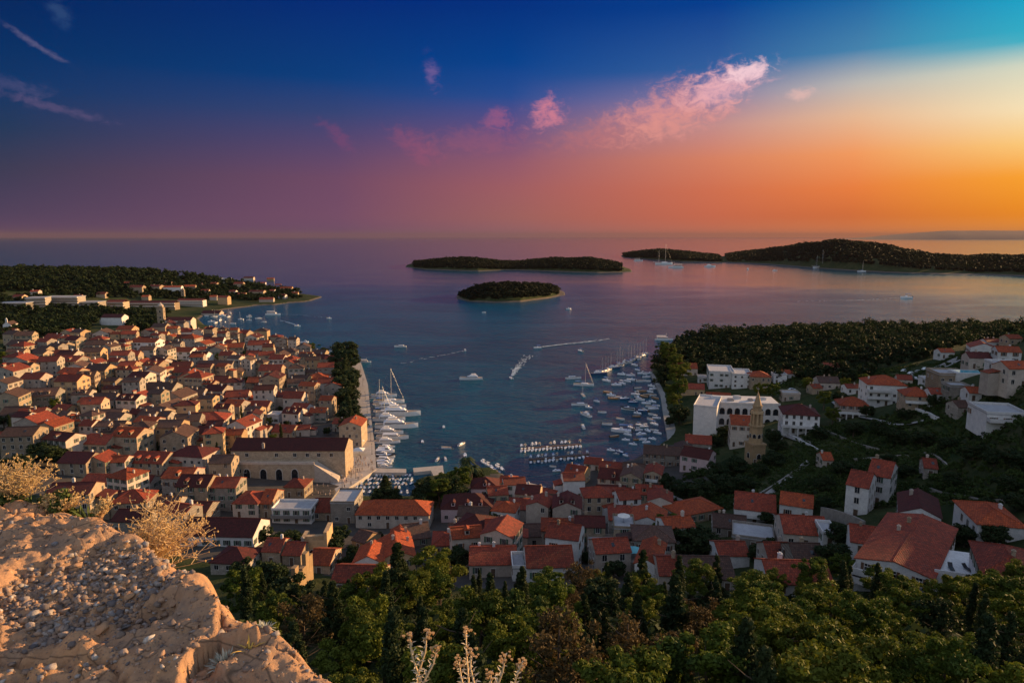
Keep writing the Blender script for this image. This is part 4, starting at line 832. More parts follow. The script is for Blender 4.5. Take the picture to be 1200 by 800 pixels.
for args in [
 # right-hand hillside villas
 (938,508,40,21,'h','white','maroon',-14,dict(d=14,fl=3,label='white three-storey villa with maroon hipped roof and arcaded terrace')),
 (1001,489,32,13,'h','pale','orange',-14,dict(d=11,label='low pale villa with orange hipped roof and arched porch')),
 (1038,475,42,23,'h','white','orange',-12,dict(d=14,fl=3,label='tallest white house on the hillside with orange hipped roof')),
 (1077,479,30,14,'h','cream','orange',-14,dict(d=11,label='small cream house with orange hipped roof next to the tallest white one')),
 (1148,432,24,12,'g','pale','maroon',-10,dict(label='pale house with maroon roof below the white gable near the headland')),
 (1152,417,26,9,'e','white','red',-25,dict(label='white gable-ended house at the inland end of the pine headland')),
 (1182,426,24,13,'g','white','orange',-16,dict(label='white block with bright orange roof at the inland end of the headland')),
 (1188,449,30,18,'f','white','red',-10,dict(d=12,label='white modern flat-roofed villa with stacked balconies and blue terrace')),
 (1118,450,34,10,'f','cream','red',-8,dict(label='flat-roofed stone house beside the parked cars and the pool')),
 (1180,500,44,13,'f','white','red',-12,dict(d=12,label='low white modern villa with broad flat roofs above the dark scrub')),
 (914,449,15,9,'f','white','red',-8,dict(label='small white cube house tucked under the pine wood')),
 (972,456,24,7,'g','pale','brown',-8,dict(label='low brown-roofed house among trees behind the villas')),
 (958,462,12,7,'g','cream','orange',5,dict(label='tiny orange-roofed cottage behind the maroon-roofed villa')),
 (927,470,20,8,'f','pale','red',-8,dict(label='low flat pale annex behind the maroon-roofed villa')),
 (1095,452,20,6,'f','white','red',-8,dict(label='long low white garage beside the parked cars')),
 (1125,462,22,6,'f','grey','red',-8,dict(label='half-built grey flat-roofed house below the parked cars')),
 # middle right
 (822,612,60,12,'h','cream','orange',24,dict(d=10,label='long low cream house with sloping orange roof running uphill')),
 (884,612,46,14,'g','white','red',-18,dict(d=12,label='white house with broad red roof and small skylights above the terrace')),
 (932,608,36,15,'g','white','orange',-24,dict(d=10,label='white house with orange roof below the footpath bend')),
 (1002,606,24,36,'g','white','red',-38,dict(d=10,fl=3,chim=0,label='tall narrow white house of the pair with plain front wall')),
 (1027,592,24,34,'g','white','red',-38,dict(d=11,fl=3,chim=1,label='tall white house of the pair with chimney on its higher roof')),
 (1076,628,42,24,'e','white','maroon',-28,dict(d=13,fl=2,chim=1,label='white gable-fronted house with very dark roof slope on the open hillside')),
 (1044,696,80,30,'e','white','red',-40,dict(d=25,fl=3,slope=12,chim=2,label='very large white house with wide shallow red roof above the pines',name='villa')),
 (1172,636,50,20,'h','white','orange',-14,dict(d=12,label='white house with red roof partly behind bushes at the hillside edge')),
 (1186,700,60,22,'h','white','red',-26,dict(d=12,label='white house with red hipped roof beside the terrace with loungers')),
 (1020,652,44,10,'g','white','red',-22,dict(d=9,label='white house with red roof just behind the very large villa')),
 (944,642,50,16,'g','pale','red',-10,dict(d=11,label='pale house with red hipped roof and white roof terrace')),
 (972,640,16,12,'f','white','red',-10,dict(d=7,label='small white terrace block attached beside the pale red-roofed house')),
 (915,673,28,15,'g','pale','red',-3,dict(d=9,label='red-roofed half of the low double house by the wood')),
 (950,675,36,15,'g','grey','brown',-3,dict(d=9,label='brown-roofed half of the low double house by the wood')),
 (938,702,74,12,'g','white','red',-4,dict(d=9,label='long red roof half sunk behind the treetops')),
 (860,664,36,12,'g','white','red',0,dict(d=8,label='small red-roofed house with white gable beside the dark garden')),
 (855,630,38,9,'g','grey','brown',-14,dict(d=9,label='stone house with dark mottled roof beside the flat terrace')),
 (882,644,46,6,'f','grey','red',-18,dict(d=9,label='low stone building with wide flat grey terrace roof')),
 (772,628,30,12,'g','grey','brown',-30,dict(d=10,label='grey-brown roofed house turned towards the dark garden')),
 (735,628,42,18,'h','grey','red',-6,dict(d=11,fl=3,label='tall stone house with red hipped roof behind the roof terrace parasol')),
 (731,652,24,32,'f','cream','red',-6,dict(d=8,fl=3,label='tall square stone house with roof terrace and white parasol')),
 (706,657,34,12,'f','grey','red',-6,dict(d=8,label='low grey house with railed flat terrace next to the tall square one')),
 (669,640,26,15,'g','pale','red',-4,dict(d=9,label='red-roofed half of the double house among brown roofs')),
 (696,641,24,14,'g','grey','brown',-4,dict(d=9,label='brown-roofed half of the double house among brown roofs')),
 (757,684,28,22,'e','white','orange',-20,dict(d=12,label='narrow white gabled house with bright orange roof rising from the treetops')),
 (788,692,32,18,'g','pale','red',-4,dict(d=9,label='pale house with red roof and chimney at the edge of the wood')),
 (833,694,56,16,'g','grey','brown',-2,dict(d=10,chim=0,label='long stone house with plain brown roof at the edge of the wood')),
 (645,682,56,18,'g','white','red',3,dict(d=10,chim=0,label='white house with wide plain red roof standing against the pines')),
 (611,680,20,12,'f','white','red',3,dict(d=7,label='small white flat annex attached to the wide plain red roof')),
 (578,676,56,15,'g','pale','red',2,dict(d=10,chim=2,label='house with mottled red roof and white end wall above the pines')),
 (612,643,70,14,'g','pale','brown',4,dict(d=9,chim=0,label='longest brown-roofed house of the lower quarter with pale wall')),
 (550,641,54,11,'g','cream','brown',-2,dict(d=10,chim=2,label='brown-roofed house with round chimney joined to the longest brown roof')),
 (547,611,60,15,'h','pink','maroon',0,dict(d=12,dorm=3,chim=0,label='pinkish house with dark hipped roof and a row of dormers')),
 (568,583,32,11,'h','pink','maroon',0,dict(d=10,dorm=1,label='small hipped house with dark roof beside the harbour trees')),
 (612,611,34,14,'h','pale','red',-4,dict(d=10,label='pale house with red hipped roof next to the row of dormers')),
 (594,573,20,8,'h','cream','orange',-8,dict(label='orange hipped roof closest to the moored boats')),
 (628,592,34,9,'h','ochre','red',-20,dict(label='red hipped house at the water edge beside the dormer row')),
 (655,604,40,9,'g','grey','brown',-24,dict(d=11,label='grey-brown roofed house behind the short stone jetty')),
 (672,568,24,13,'g','ochre','red',-24,dict(d=9,label='ochre house with red roof standing at the water beside the jetty')),
 (718,577,36,15,'g','pale','maroon',-18,dict(d=10,dorm=1,label='pale house with maroon roof and arched dormer')),
 (738,584,24,24,'e','cream','brown',-18,dict(d=11,fl=3,label='tall cream gable-fronted house above the green gully')),
 (764,578,20,22,'e','cream','red',-18,dict(d=10,fl=3,label='tall cream house with balcony and red roof above the green gully')),
 (716,558,30,8,'g','ochre','red',-16,dict(d=9,label='red-roofed waterfront house facing the clustered small boats')),(694,551,20,7,'g','pale','red',-16,dict(label='small red-roofed waterfront house beside the moored motorboats')),
 (716,592,34,6,'g','grey','maroon',-6,dict(label='low dark-roofed shed below the arched dormer')),(742,560,26,9,'g','grey','brown',-14,dict(label='brown-roofed house behind the tall cream gables')),
 # foreground centre and left
 (460,619,86,16,'h','pale','orange',-1,dict(d=11,fl=2,chim=0,wm=3,label='long pale building with large orange hipped roof below the inner harbour',name='long_building')),
 (402,613,28,23,'f','grey','red',-1,dict(d=12,label='square stone block with dark flat roof beside the long orange roof')),
 (378,610,26,10,'g','cream','red',-1,dict(d=11,chim=0,label='red-roofed house wedged between white terrace and stone block')),
 (342,613,46,15,'f','white','red',-1,dict(d=8,label='white building with long railed glass terrace',fl=2)),
 (312,606,14,16,'g','cream','orange',-1,dict(d=12,label='narrow stone house behind the railed glass terrace')),
 (288,606,30,16,'h','pale','red',-2,dict(d=11,fl=2,chim=0,label='pale house with red hipped roof catching the sun near the dry bush')),
 (345,583,24,12,'h','cream','red',-4,dict(d=9,label='small stone house with sunlit end wall standing on the square')),
 (254,642,88,14,'g','white','maroon',-3,dict(d=12,fl=1,chim=0,label='long white house with big maroon roof and sunlit gable')),
 (318,662,22,16,'g','cream','red',-4,dict(d=8,label='red-roofed house with sunlit gable under the crenellated ruin')),
 (342,662,22,11,'g','cream','red',-4,dict(d=8,label='low red-roofed house close under the crenellated ruin')),
 (268,672,44,12,'h','grey','maroon',-6,dict(d=9,label='dark hipped roof in shade below the long white house')),
 (374,674,26,9,'g','cream','orange',-4,dict(d=9,chim=0,label='bright red roof against the sunlit ruined wall')),
 (418,696,60,9,'g','cream','red',-3,dict(d=8,chim=0,label='plain red roof half hidden by the tops of the pines')),
 (431,672,34,10,'e','white','orange',0,dict(d=9,label='small white gable with round window and orange roof')),
 (467,668,40,14,'e','ochre','orange',14,dict(d=12,label='bright orange gabled roof glowing beside the big pine')),
 (420,645,20,9,'g','ochre','brown',-30,dict(d=7,label='little brown-roofed outbuilding in the walled garden')),
 (488,642,34,11,'g','grey','brown',16,dict(d=10,label='brown and red roofed house below the long pale building')),
 (470,648,22,10,'e','grey','orange',10,dict(d=10,label='stone house with orange roof edge next to the glowing gable')),
 (520,650,26,9,'h','grey','red',4,dict(d=9,label='reddish hipped roof beside the narrow dark lane')),
 (236,588,22,14,'e','pale','orange',-3,dict(d=10,label='gabled house with orange roof immediately behind the tall dry bush')),
 (112,576,36,9,'g','grey','red',-2,dict(d=9,label='long red roof just beyond the fortress wall plants')),(160,578,30,9,'g','grey','maroon',-2,dict(d=9,label='dark red roof between the two dry bushes')),
 (205,572,40,9,'g','cream','maroon',-2,dict(d=9,label='dark roof behind the crown of the tall dry bush')),(268,584,24,12,'h','cream','orange',20,dict(d=9,label='orange hipped roof catching the sun behind the dry bush')),
 (190,606,34,12,'g','grey','brown',-3,dict(d=9,label='shaded brown-roofed house seen through the dry bush')),(120,600,30,12,'g','grey','maroon',-3,dict(d=9,label='shaded maroon-roofed house just beyond the fortress wall')),
 (150,625,40,14,'g','grey','maroon',-3,dict(d=9,label='shaded house hidden low behind the dry bush stems')),(230,612,26,12,'g','grey','maroon',-3,dict(d=9,label='shaded house beside the sunlit orange gable behind the bush')),
]:
    u, v, wp, hp, rt, wc, rc, yaw, kw = args; house(u, v, wp, hp, rt, wc, rc, yaw, rr=rr, **kw)
# terrace with loungers, balconies of the villas
def extra(label_start, fn):
    for q in HOUSES:
        if (q['label'] or '').startswith(label_start): fn(q); return
def balcony(q, n=1, x0=-.45, x1=.45, dep=1.6, mt='white'):
    for f in range(n):
        z = q['h']*(f+1)/(n+1); mb = MB(); y = -q['d']/2; X0, X1 = q['w']*x0, q['w']*x1
        mb.box(X0, X1, y-dep, y-.005, z-.18, z); mb.box(X0, X1, y-dep, y-dep+.08, z+.004, z+.95); mb.box(X0, X0+.08, y-dep+.09, y-.01, z+.004, z+.95); mb.box(X1-.08, X1, y-dep+.09, y-.01, z+.004, z+.95)
        mb.build('balcony', M[mt], q['o'])
def porch(q):
    mb = MB(); y = -q['d']/2; w = q['w']; h = q['h']*.38
    mb.box(-w*.55, w*.55, y-3.2, y-.01, h, h+.3); mb.box(-w*.55, w*.55, y-3.2, y-3.05, h+.304, h+1.1)
    for k in range(6): X = -w*.53+k*w*1.06/5; mb.box(X-.25, X+.25, y-3.15, y-2.7, -3, h-.003)
    mb.build('porch', M['white'], q['o'])
for s_ in ('white three-storey villa','low pale villa'): extra(s_, porch)
extra('white modern flat', lambda q: balcony(q, 2)); extra('tallest white', lambda q: balcony(q, 2, -.5, .1)); extra('very large white', lambda q: (balcony(q, 2, -.5,-.12, 2.6), balcony(q, 1, .1,.48, 1.4, 'metal')))
extra('tall cream house with balcony', lambda q: balcony(q, 2, -.4, .3, 1.1)); extra('white house with broad red', lambda q: balcony(q, 1, -.3,.4)); extra('white building with long', lambda q: balcony(q, 1, -.5,.5,1.2,'metal'))
extra('low white modern villa', lambda q: balcony(q, 1, -.5,.5,2.2)); extra('small cream house with orange', lambda q: balcony(q, 1, -.5,.3)); extra('white gable-fronted', lambda q: balcony(q, 1, -.2,.45,1.2))
# crenellated ruin
t, k, p = base(369, 656, 4, 'ruined_tower'); w = 30*k; h = 34*k; mb = MB(); mb.box(-w/2,w/2,0,1.4,-3,h*.72); mb.box(w/2-1.2,w/2,1.405,8,-3,h*.92); mb.box(-w/2,-w/2+1.2,1.405,5,-3,h*.8)
mb.box(w*.38,w/2+.004,-.004,1.3,h*.72,h); mb.build('wall', M['ochre'], t)
for q in (-.47,-.26,-.04,.18): mb = MB(); mb.box(w*q, w*q+1.5, .05, 1.35, h*.72, h*(.92+.06*math.sin(q*30))); mb.build('merlon', M['ochre'], t)
put(WARCH, 'arched_window', t, (-w*.1, 0, h*.2), 0, .55)
spec(t, 'roofless crenellated stone ruin with tall sunlit edge between the red roofs', 'ruin', 369, 650, 5)
mbx = [P(352, 690), P(353, 668)]
t = emp('ruined_wall', P(353, 688), R(80)); mb = MB()
for k_ in range(6): mb.box(-5+k_*1.7, -3.35+k_*1.7, -.5, .5, -3, 4.5+1.6*math.sin(k_*1.9)+k_*.3)
mb.build('wall', M['ochre'], t); spec(t, 'jagged remnant of town wall with pale crumbling edge by the ruin', 'ruin', 353, 680, 3)
# peninsula hotels
def slab_hotel(u, v, wp, hp, floors, label, d=16, yaw=0, wc='white', rc=None):
    t, k, p = base(u, v, yaw, 'hotel'); w, h = wp*k, hp*k; o = body_into(t, w, d, h, 'f', 'grey' if rc is None else wc, 0); o.location.y = d/2
    for f in range(floors):
        z = h*(f+1)/floors; mb = MB(); mb.box(-w/2-.5, w/2+.5, -2.2, 0, z-h/floors*.42, z); mb.build('balcony', M['pale'], t)
    if rc: ro, _ = roof_into(t, w, d, h, 'g', rc, 20); ro.location.y = d/2
    else: mb = MB(); mb.box(-w/2-.6, w/2+.6, -2.3, d+.5, h, h+.5); mb.build('roof', M['flatroof'], t)
    spec(t, label, 'hotel', u, v, w*.5)
slab_hotel(15, 362, 34, 7, 3, 'low white slab hotel under the dark wooded ridge'); slab_hotel(43, 362, 20, 13, 4, 'short white hotel block with lit end below the wooded ridge', yaw=12)
slab_hotel(73, 360, 38, 12, 4, 'widest white hotel of strip balconies below the wooded ridge'); slab_hotel(100, 362, 32, 8, 3, 'low white hotel wing stepping down from the widest one')
slab_hotel(135, 361, 20, 7, 2, 'short red-roofed resort block beside the white strip hotels', 14, wc='cream', rc='red'); slab_hotel(178, 361, 54, 6, 2, 'very long red-roofed resort building across the bay', 14, wc='cream', rc='maroon')
slab_hotel(223, 359, 30, 7, 2, 'long pale building on the far shore beside the thin white tower', 12, wc='white', rc='red')
for i, (u, v, wp, hp, wc, rc, lb) in enumerate([
 (159,344,16,7,'cream','red','villa closest to the ridge end of the far shore terraces'),(181,342,14,6,'cream','red','second villa from the ridge end of the far shore terraces'),(202,344,20,7,'white','orange','widest white villa on the wooded far shore'),
 (222,341,13,5,'cream','orange','low orange-roofed villa above the long pale shore building'),(265,331,10,4,'white','flat','solitary pale villa highest on the wooded peninsula'),(279,339,11,6,'cream','red','red-roofed villa right below the solitary highest one'),
 (291,331,12,5,'pale','red','dark-roofed villa high up near the peninsula skyline'),(296,346,10,4,'ochre','orange','small ochre villa half way down the peninsula point'),(261,357,12,8,'ochre','red','tall ochre house on the far shore quay'),
 (240,345,9,4,'pale','red','small villa just above the far shore quay'),(317,332,8,5,'ochre','orange','sunlit villa on the peninsula skyline'),(335,343,14,5,'ochre','orange','sunlit villa nearest to the peninsula tip'),
 (300,347,18,5,'cream','red','broad villa behind the swimming shore of the peninsula'),(318,344,7,3,'white','red','tiny white villa between the two sunlit ones'),(312,354,16,3,'pale','red','low bathing house at the peninsula waterline'),
 (20,352,12,4,'cream','red','small house behind the low slab hotel'),(118,349,10,4,'cream','red','small house in the wood above the red-roofed resort')]):
    house(u, v, wp, hp, 'f' if rc == 'flat' else 'g', wc, 'red' if rc == 'flat' else rc, rr.uniform(-10,14), d=11, label=lb, rr=rr)
for i, (u, v, wp, hp, wc, rc, lb) in enumerate([
 (150,336,9,4,'white','orange','white villa uppermost on the slope behind the striped hotels'),(196,336,9,4,'cream','red','cream villa in the trees above the widest white villa'),(232,337,9,4,'pale','red','pale villa above the low orange-roofed villa'),(250,337,8,4,'cream','orange','cream villa between the low orange-roofed and solitary ones'),
 (307,336,8,4,'white','orange','white villa above the broad villa of the peninsula'),(326,337,7,3,'cream','red','little cream villa near the sunlit skyline villa'),(345,347,8,3,'cream','orange','last little villa before the peninsula tip'),(283,349,9,4,'cream','red','cream shore house beside the tall ochre quay house'),
 (272,346,8,4,'white','red','white house behind the tall ochre quay house'),(250,352,8,4,'pale','orange','pale shore house next to the long pale building'),(330,350,8,3,'white','red','white bathing pavilion near the peninsula tip'),(90,352,9,4,'cream','red','cream house directly above the stepping-down hotel wing'),(40,346,9,4,'pale','red','pale house in the wood above the short hotel block'),(170,352,8,4,'cream','orange','cream house above the very long resort roof')]):
    house(u, v, wp, hp, 'g', wc, rc, rr.uniform(-10,14), d=10, label=lb, rr=rr)
# little chapel
t, k, p = base(13, 387, 6, 'chapel'); body_into(t, 7, 11, 6, 'e', 'white', 35); roof_into(t, 7, 11, 6, 'e', 'brown', 35); mb = MB(); mb.box(-.9,.9,-5.6,-4.9,8,11); mb.frus(.9,.05,11,12.4,4,c=(0,-5.25),ph=.78); mb.build('bell_gable', M['white'], t); put(WARCH,'arched_window',t,(0,-5.5,2.4),0,.7)
spec(t, 'tiny white chapel with steep gable among the dark park trees', 'chapel', 13, 380, 6)
t, k, p = base(55, 394, 2, 'park_wall'); w = 68*k; mb = MB(); 
for i in range(9): mb.box(-w/2+i*w/9, -w/2+(i+.96)*w/9, 0, 1.2, -2, 4.2+1.6*math.sin(i*2.1))
mb.build('wall', M['ochre'], t); spec(t, 'tall uneven sunlit garden wall in front of the dark park trees', 'wall', 55, 390, 8)
t, k, p = base(598, 350.5, 0, 'island_house'); mb = MB(); mb.box(-11,11,0,7,-2,4.5); mb.build('wall', M['cream'], t); ro,_ = roof_into(t,22,7,4.5,'g','brown',20); ro.location.y=3.5; spec(t, 'long low house in trees on the small near island', 'house', 598, 350, 8)
t, k, p = base(588, 353.2, 0, 'boat_house'); t.location = (*PZ(588, 352.5, 1.6), 1.6); mb = MB(); mb.box(-5,5,0,5,-1,3.4); mb.build('wall', M['white'], t); ro,_ = roof_into(t,10,5,3.4,'g','orange',20); ro.location.y=2.5; spec(t, 'small bright boat house on the shore of the small near island', 'boat house', 588, 352, 5)
HOUSES_IL = len(HOUSES)
fill([(0,405),(60,398),(120,402),(200,390),(262,392),(320,402),(352,412),(392,430),(398,500),(340,500),(262,545),(0,545)], 8.2, 15.5, (7.0,12.5), (6,11), 101, 0, wcs=('cream','grey','pale','ochre','cream','grey'), rcs=('red','orange','brown','red','maroon','brown'))
fill([(60,600),(262,560),(280,575),(262,600),(200,640),(120,640)], 12, 34, (9,13), (5,8), 102, -3)
fill([(530,590),(600,585),(690,560),(760,560),(800,620),(810,690),(560,690),(520,640)], 13, 36, (7,10), (5,8), 103, -4, wcs=('cream','grey','pale','white'), most=26)
for i, (u, v, wp, hp, wc, rc, rt, lb) in enumerate([
 (1100,470,18,8,'white','red','g','small white house with red roof below the half-built grey one'),(1146,470,20,9,'white','orange','g','small white orange-roofed house on the green slope above the low modern villa'),(1060,452,16,7,'pale','red','g','little pale red-roofed house behind the tallest white one'),
 (1110,420,16,7,'white','orange','g','small white house at the wood edge above the parked cars'),(1165,408,18,7,'white','red','g','white house with red roof just under the headland skyline'),(1190,404,16,7,'cream','orange','g','cream house with orange roof at the far end of the headland'),
 (925,444,14,6,'white','orange','g','small white orange-roofed house between pines and white cube'),(1000,462,16,7,'white','red','g','small white red-roofed house behind the orange hipped villa'),(975,436,16,6,'cream','red','g','cream house half hidden at the foot of the pine wood'),
 (905,490,16,8,'white','red','g','narrow white house between arcaded hotel and maroon-roofed villa'),(1130,486,16,6,'grey','brown','g','stone shed with brown roof alone on the open slope'),(1090,560,14,6,'grey','red','g','small stone field house in the dark scrub'),(970,548,12,5,'pale','orange','g','tiny pale field house beside the footpath bend')]):
    house(u, v, wp, hp, rt, wc, rc, rr.uniform(-25,5), label=lb, rr=rr)
fill([(1120,455),(1199,452),(1199,470),(1130,470)], 10, 26, (9,13), (5,7), 104, -12, wcs=('white','pale'), most=3)
print('houses', len(HOUSES))
rg = random.Random(77); GREEN = []
_tp = np.array([(0,400),(262,388),(395,420),(398,520),(262,560),(0,545)])
for _ in range(900):
    u, v = rg.uniform(0, 398), rg.uniform(395, 555)
    if sdist(np.array([u]), np.array([v]), _tp)[0] < 0: continue
    x, y, z = P(u, v)
    if free(x, y, 2.0, .95) and all(math.hypot(x-a, y-b_) > 6 for a, b_ in GREEN): GREEN.append((x, y)); tree(rg.choice(['bushy','bushy','pine','cypress']), x, y, rg.uniform(.6,1.1))
    if len(GREEN) >= 75: break
print('green', len(GREEN))

# beyond the 300 houses that show largest, the smallest far ones read as one mass
extra_ = sorted([q for q in HOUSES if not q['label']], key=lambda q: q['w']*q['h']/q['D']**2)[:max(0, len(HOUSES)-298)]
if extra_:
    GM = {}
    for q in extra_:
        for ch in q['o'].children_recursive:
            if ch.name.split('.')[0] in ('chimney','window','door') and q['D'] > 450 and ch.name.startswith('door'): continue
            mw = q['o'].matrix_basis @ (ch.matrix_basis if ch.parent == q['o'] else ch.parent.matrix_basis @ ch.matrix_basis); me = ch.data
            for pl in me.polygons:
                mt_ = me.materials[pl.material_index]; L = GM.setdefault(mt_.name, [[], []]); k0 = len(L[0]); L[0] += [tuple(mw @ me.vertices[i].co) for i in pl.vertices]; L[1].append(tuple(range(k0, k0+len(pl.vertices))))
    V, Fs, I, mats_ = [], [], [], []
    for mi_, (nm_, (vv_, ff_)) in enumerate(GM.items()):
        k0 = len(V); V += vv_; Fs += [tuple(i+k0 for i in f) for f in ff_]; I += [mi_]*len(ff_); mats_.append(bpy.data.materials[nm_])
    tag(mk('distant_houses', V, Fs, mats_, None, I), kind='stuff')
    for q in extra_:
        for ch in list(q['o'].children_recursive): bpy.data.objects.remove(ch)
        bpy.data.objects.remove(q['o'])
    HOUSES = [q for q in HOUSES if not any(q is e for e in extra_)]
print('houses kept', len(HOUSES), 'merged', len(extra_))
# ================================================================ boats
def hull_mesh(L, B, Hh, mat_, stern=.85, name='hull', draft=.35, stripe=None):
    n = 9; V = []; 
    for i in range(n+1):
        t = i/n; wd = B/2*(stern + (1-stern)*min(1, t*3))*(1 if t < .55 else math.cos((t-.55)/.45*math.pi/2)**.75 if t < 1 else 0.0); zt = Hh*(1+.35*t*t); x = -L/2+L*t
        wd = max(wd, .01); V += [(x,-wd,zt),(x,-wd*.82,0),(x-.04*L*(t > .8),0,-draft),(x,wd*.82,0),(x,wd,zt)]
    Fs = []
    for i in range(n):
        for k in range(4): Fs.append((i*5+k, i*5+5+k, i*5+6+k, i*5+1+k))
    Fs += [(0,1,2,3,4)]; o = mk(name, V, Fs, mat_); me = o.data; bpy.data.objects.remove(o)
    Vd = [(v[0], v[1]*.97, v[2]-.05*Hh) for v in V if abs(v[2]) > 1e-6 and v[2] > 0]; m_ = len(Vd)//2
    o = mk('deck', Vd, [(2*i, 2*i+2, 2*i+3, 2*i+1) for i in range(m_-1)], M['boatw']); dm = o.data; bpy.data.objects.remove(o); return me, dm
def hull_into(root, L, B, Hh, m_, deckm='boatw', stern=.85):
    a, b_ = hull_mesh(L, B, Hh, m_, stern); o = link(bpy.data.objects.new('hull', a), root); dk = link(bpy.data.objects.new('deck', b_), root); dk.data.materials[0] = M[deckm]; return o
def wedge(mb, x0, x1, y, z0, z1, rk=.5, rb=.15, i=0):
    mb.add([(x0,-y,z0),(x1,-y*.8,z0),(x1,y*.8,z0),(x0,y,z0),(x0+rb,-y*.85,z1),(x1-rk,-y*.65,z1),(x1-rk,y*.65,z1),(x0+rb,y*.85,z1)], [(0,3,2,1),(4,5,6,7),(0,1,5,4),(1,2,6,5),(2,3,7,6),(3,0,4,7)], i)
def mk_yacht(L=22, fly=True, hull='boatw'):
    r = emp('motor_yacht', (0,0,0)); B = L*.24; Hh = L*.085; hull_into(r, L, B, Hh, M[hull], 'teak')
    mb = MB(); wedge(mb, -L*.30, L*.22, B*.40, Hh*1.0, Hh*1.0+L*.075, L*.09); mb.build('cabin', M['boatw'], r)
    mb = MB(); wedge(mb, -L*.27, L*.20, B*.41, Hh+L*.022, Hh+L*.052, L*.05); mb.build('cabin_windows', M['glass'], r)
    if fly:
        mb = MB(); wedge(mb, -L*.25, L*.08, B*.33, Hh+L*.078, Hh+L*.115, L*.05); mb.build('flybridge', M['boatw'], r); mb = MB(); wedge(mb, -L*.2, L*.0, B*.3, Hh+L*.155, Hh+L*.165, .2)
        for sx in (-.17,-.04):
            for sy in (-1,1): mb.tube([(L*sx, sy*B*.22, Hh+L*.11),(L*sx, sy*B*.22, Hh+L*.16)], .06)
        mb.build('canopy', M['awning'], r)
    mb = MB(); 
    for s in (-1,1): mb.tube([(L*.1,s*B*.42,Hh*1.15+.8),(L*.35,s*B*.28,Hh*1.25+.8),(L*.49,0,Hh*1.4+.7)], .05); mb.tube([(L*.35,s*B*.28,Hh*1.2),(L*.35,s*B*.28,Hh*1.25+.8)], .05)
    mb.build('railing', M['metal'], r); return r
def mk_sail(L=13, furl='canvas', two=False):
    r = emp('sailing_boat', (0,0,0)); B = L*.27; Hh = L*.085; hull_into(r, L, B, Hh, M['boatw'], 'teak', .7)
    mb = MB(); wedge(mb, -L*.12, L*.25, B*.28, Hh, Hh+L*.045, L*.08); mb.build('cabin', M['boatw'], r)
    for i, (x, hh) in enumerate([(L*.08, L*1.15)] + ([(-L*.3, L*.8)] if two else [])):
        mb = MB(); mb.tube([(x,0,Hh*.8),(x,0,hh)], .11, 6, r1=.07); mb.tube([(x-.1,-L*.09,hh*.55),(x-.1,L*.09,hh*.55)], .04); mb.build('mast', M['mast'], r)
        mb = MB(); mb.tube([(x,0,Hh+1.4),(x-L*.33,0,Hh+1.5)], .2, 6); mb.build('furled_sail', M[furl], r)
        mb = MB()
        for q in ((L*.48,0,Hh*1.2),(-L*.48,0,Hh),(x,B*.45,Hh),(x,-B*.45,Hh)): mb.tube([(x,0,hh*.98), q], .03, 3)
        mb.build('rigging', M['metal'], r)
    mb = MB(); mb.box(-L*.42,-L*.2,-B*.3,B*.3,Hh+1.7,Hh+1.8); mb.tube([(-L*.4,-B*.28,Hh),(-L*.4,-B*.28,Hh+1.7)],.04); mb.tube([(-L*.22,B*.28,Hh),(-L*.22,B*.28,Hh+1.7)],.04); mb.build('bimini', M['canvas'], r); return r
def mk_small(L=6, kind='cuddy', hull='boatw', cov='canvas'):
    r = emp({'cuddy':'cabin_boat','open':'motorboat','row':'wooden_boat','rib':'rubber_boat'}[kind], (0,0,0)); B = L*.36; Hh = .75
    hull_into(r, L, B, Hh, M[hull], 'teak' if kind == 'row' else 'boatw')
    if kind == 'cuddy': mb = MB(); wedge(mb, -L*.02, L*.3, B*.34, Hh, Hh+.95, .9); mb.build('cabin', M['boatw'], r); mb = MB(); wedge(mb, .0, L*.24, B*.35, Hh+.42, Hh+.78, .5); mb.build('windscreen', M['glass'], r)
    elif kind == 'open': mb = MB(); mb.box(-.4,.4,-.35,.35,Hh-.1,Hh+.7); mb.build('console', M['boatw'], r); mb = MB(); wedge(mb, -L*.36, L*.12, B*.36, Hh+1.5, Hh+1.6, .2); [mb.tube([(a*L,s*B*.3,Hh-.1),(a*L,s*B*.3,Hh+1.5)], .04) for a in (-.3,.05) for s in (-1,1)]; mb.build('bimini', M[cov], r)
    elif kind == 'row': mb = MB(); [mb.box(L*a-.15,L*a+.15,-B*.4,B*.4,Hh-.02,Hh+.06) for a in (-.25,.05,.25)]; mb.build('thwarts', M['boatwood'], r)
    if kind == 'rib': mb = MB(); mb.tube([(-L*.48,-B*.48,Hh),(L*.2,-B*.46,Hh),(L*.5,0,Hh+.25),(L*.2,B*.46,Hh),(-L*.48,B*.48,Hh)], .28, 8); mb.build('tube', M['dark'], r); mb = MB(); mb.box(-.4,.3,-.35,.35,Hh-.1,Hh+.7); mb.build('console', M['boatw'], r)
    mb = MB(); mb.box(-L/2-.35,-L/2+.05,-.22,.22,Hh*.3,Hh+.45); mb.box(-L/2-.25,-L/2-.1,-.08,.08,-.4,Hh*.3); mb.build('outboard_motor', M['dark'], r); return r
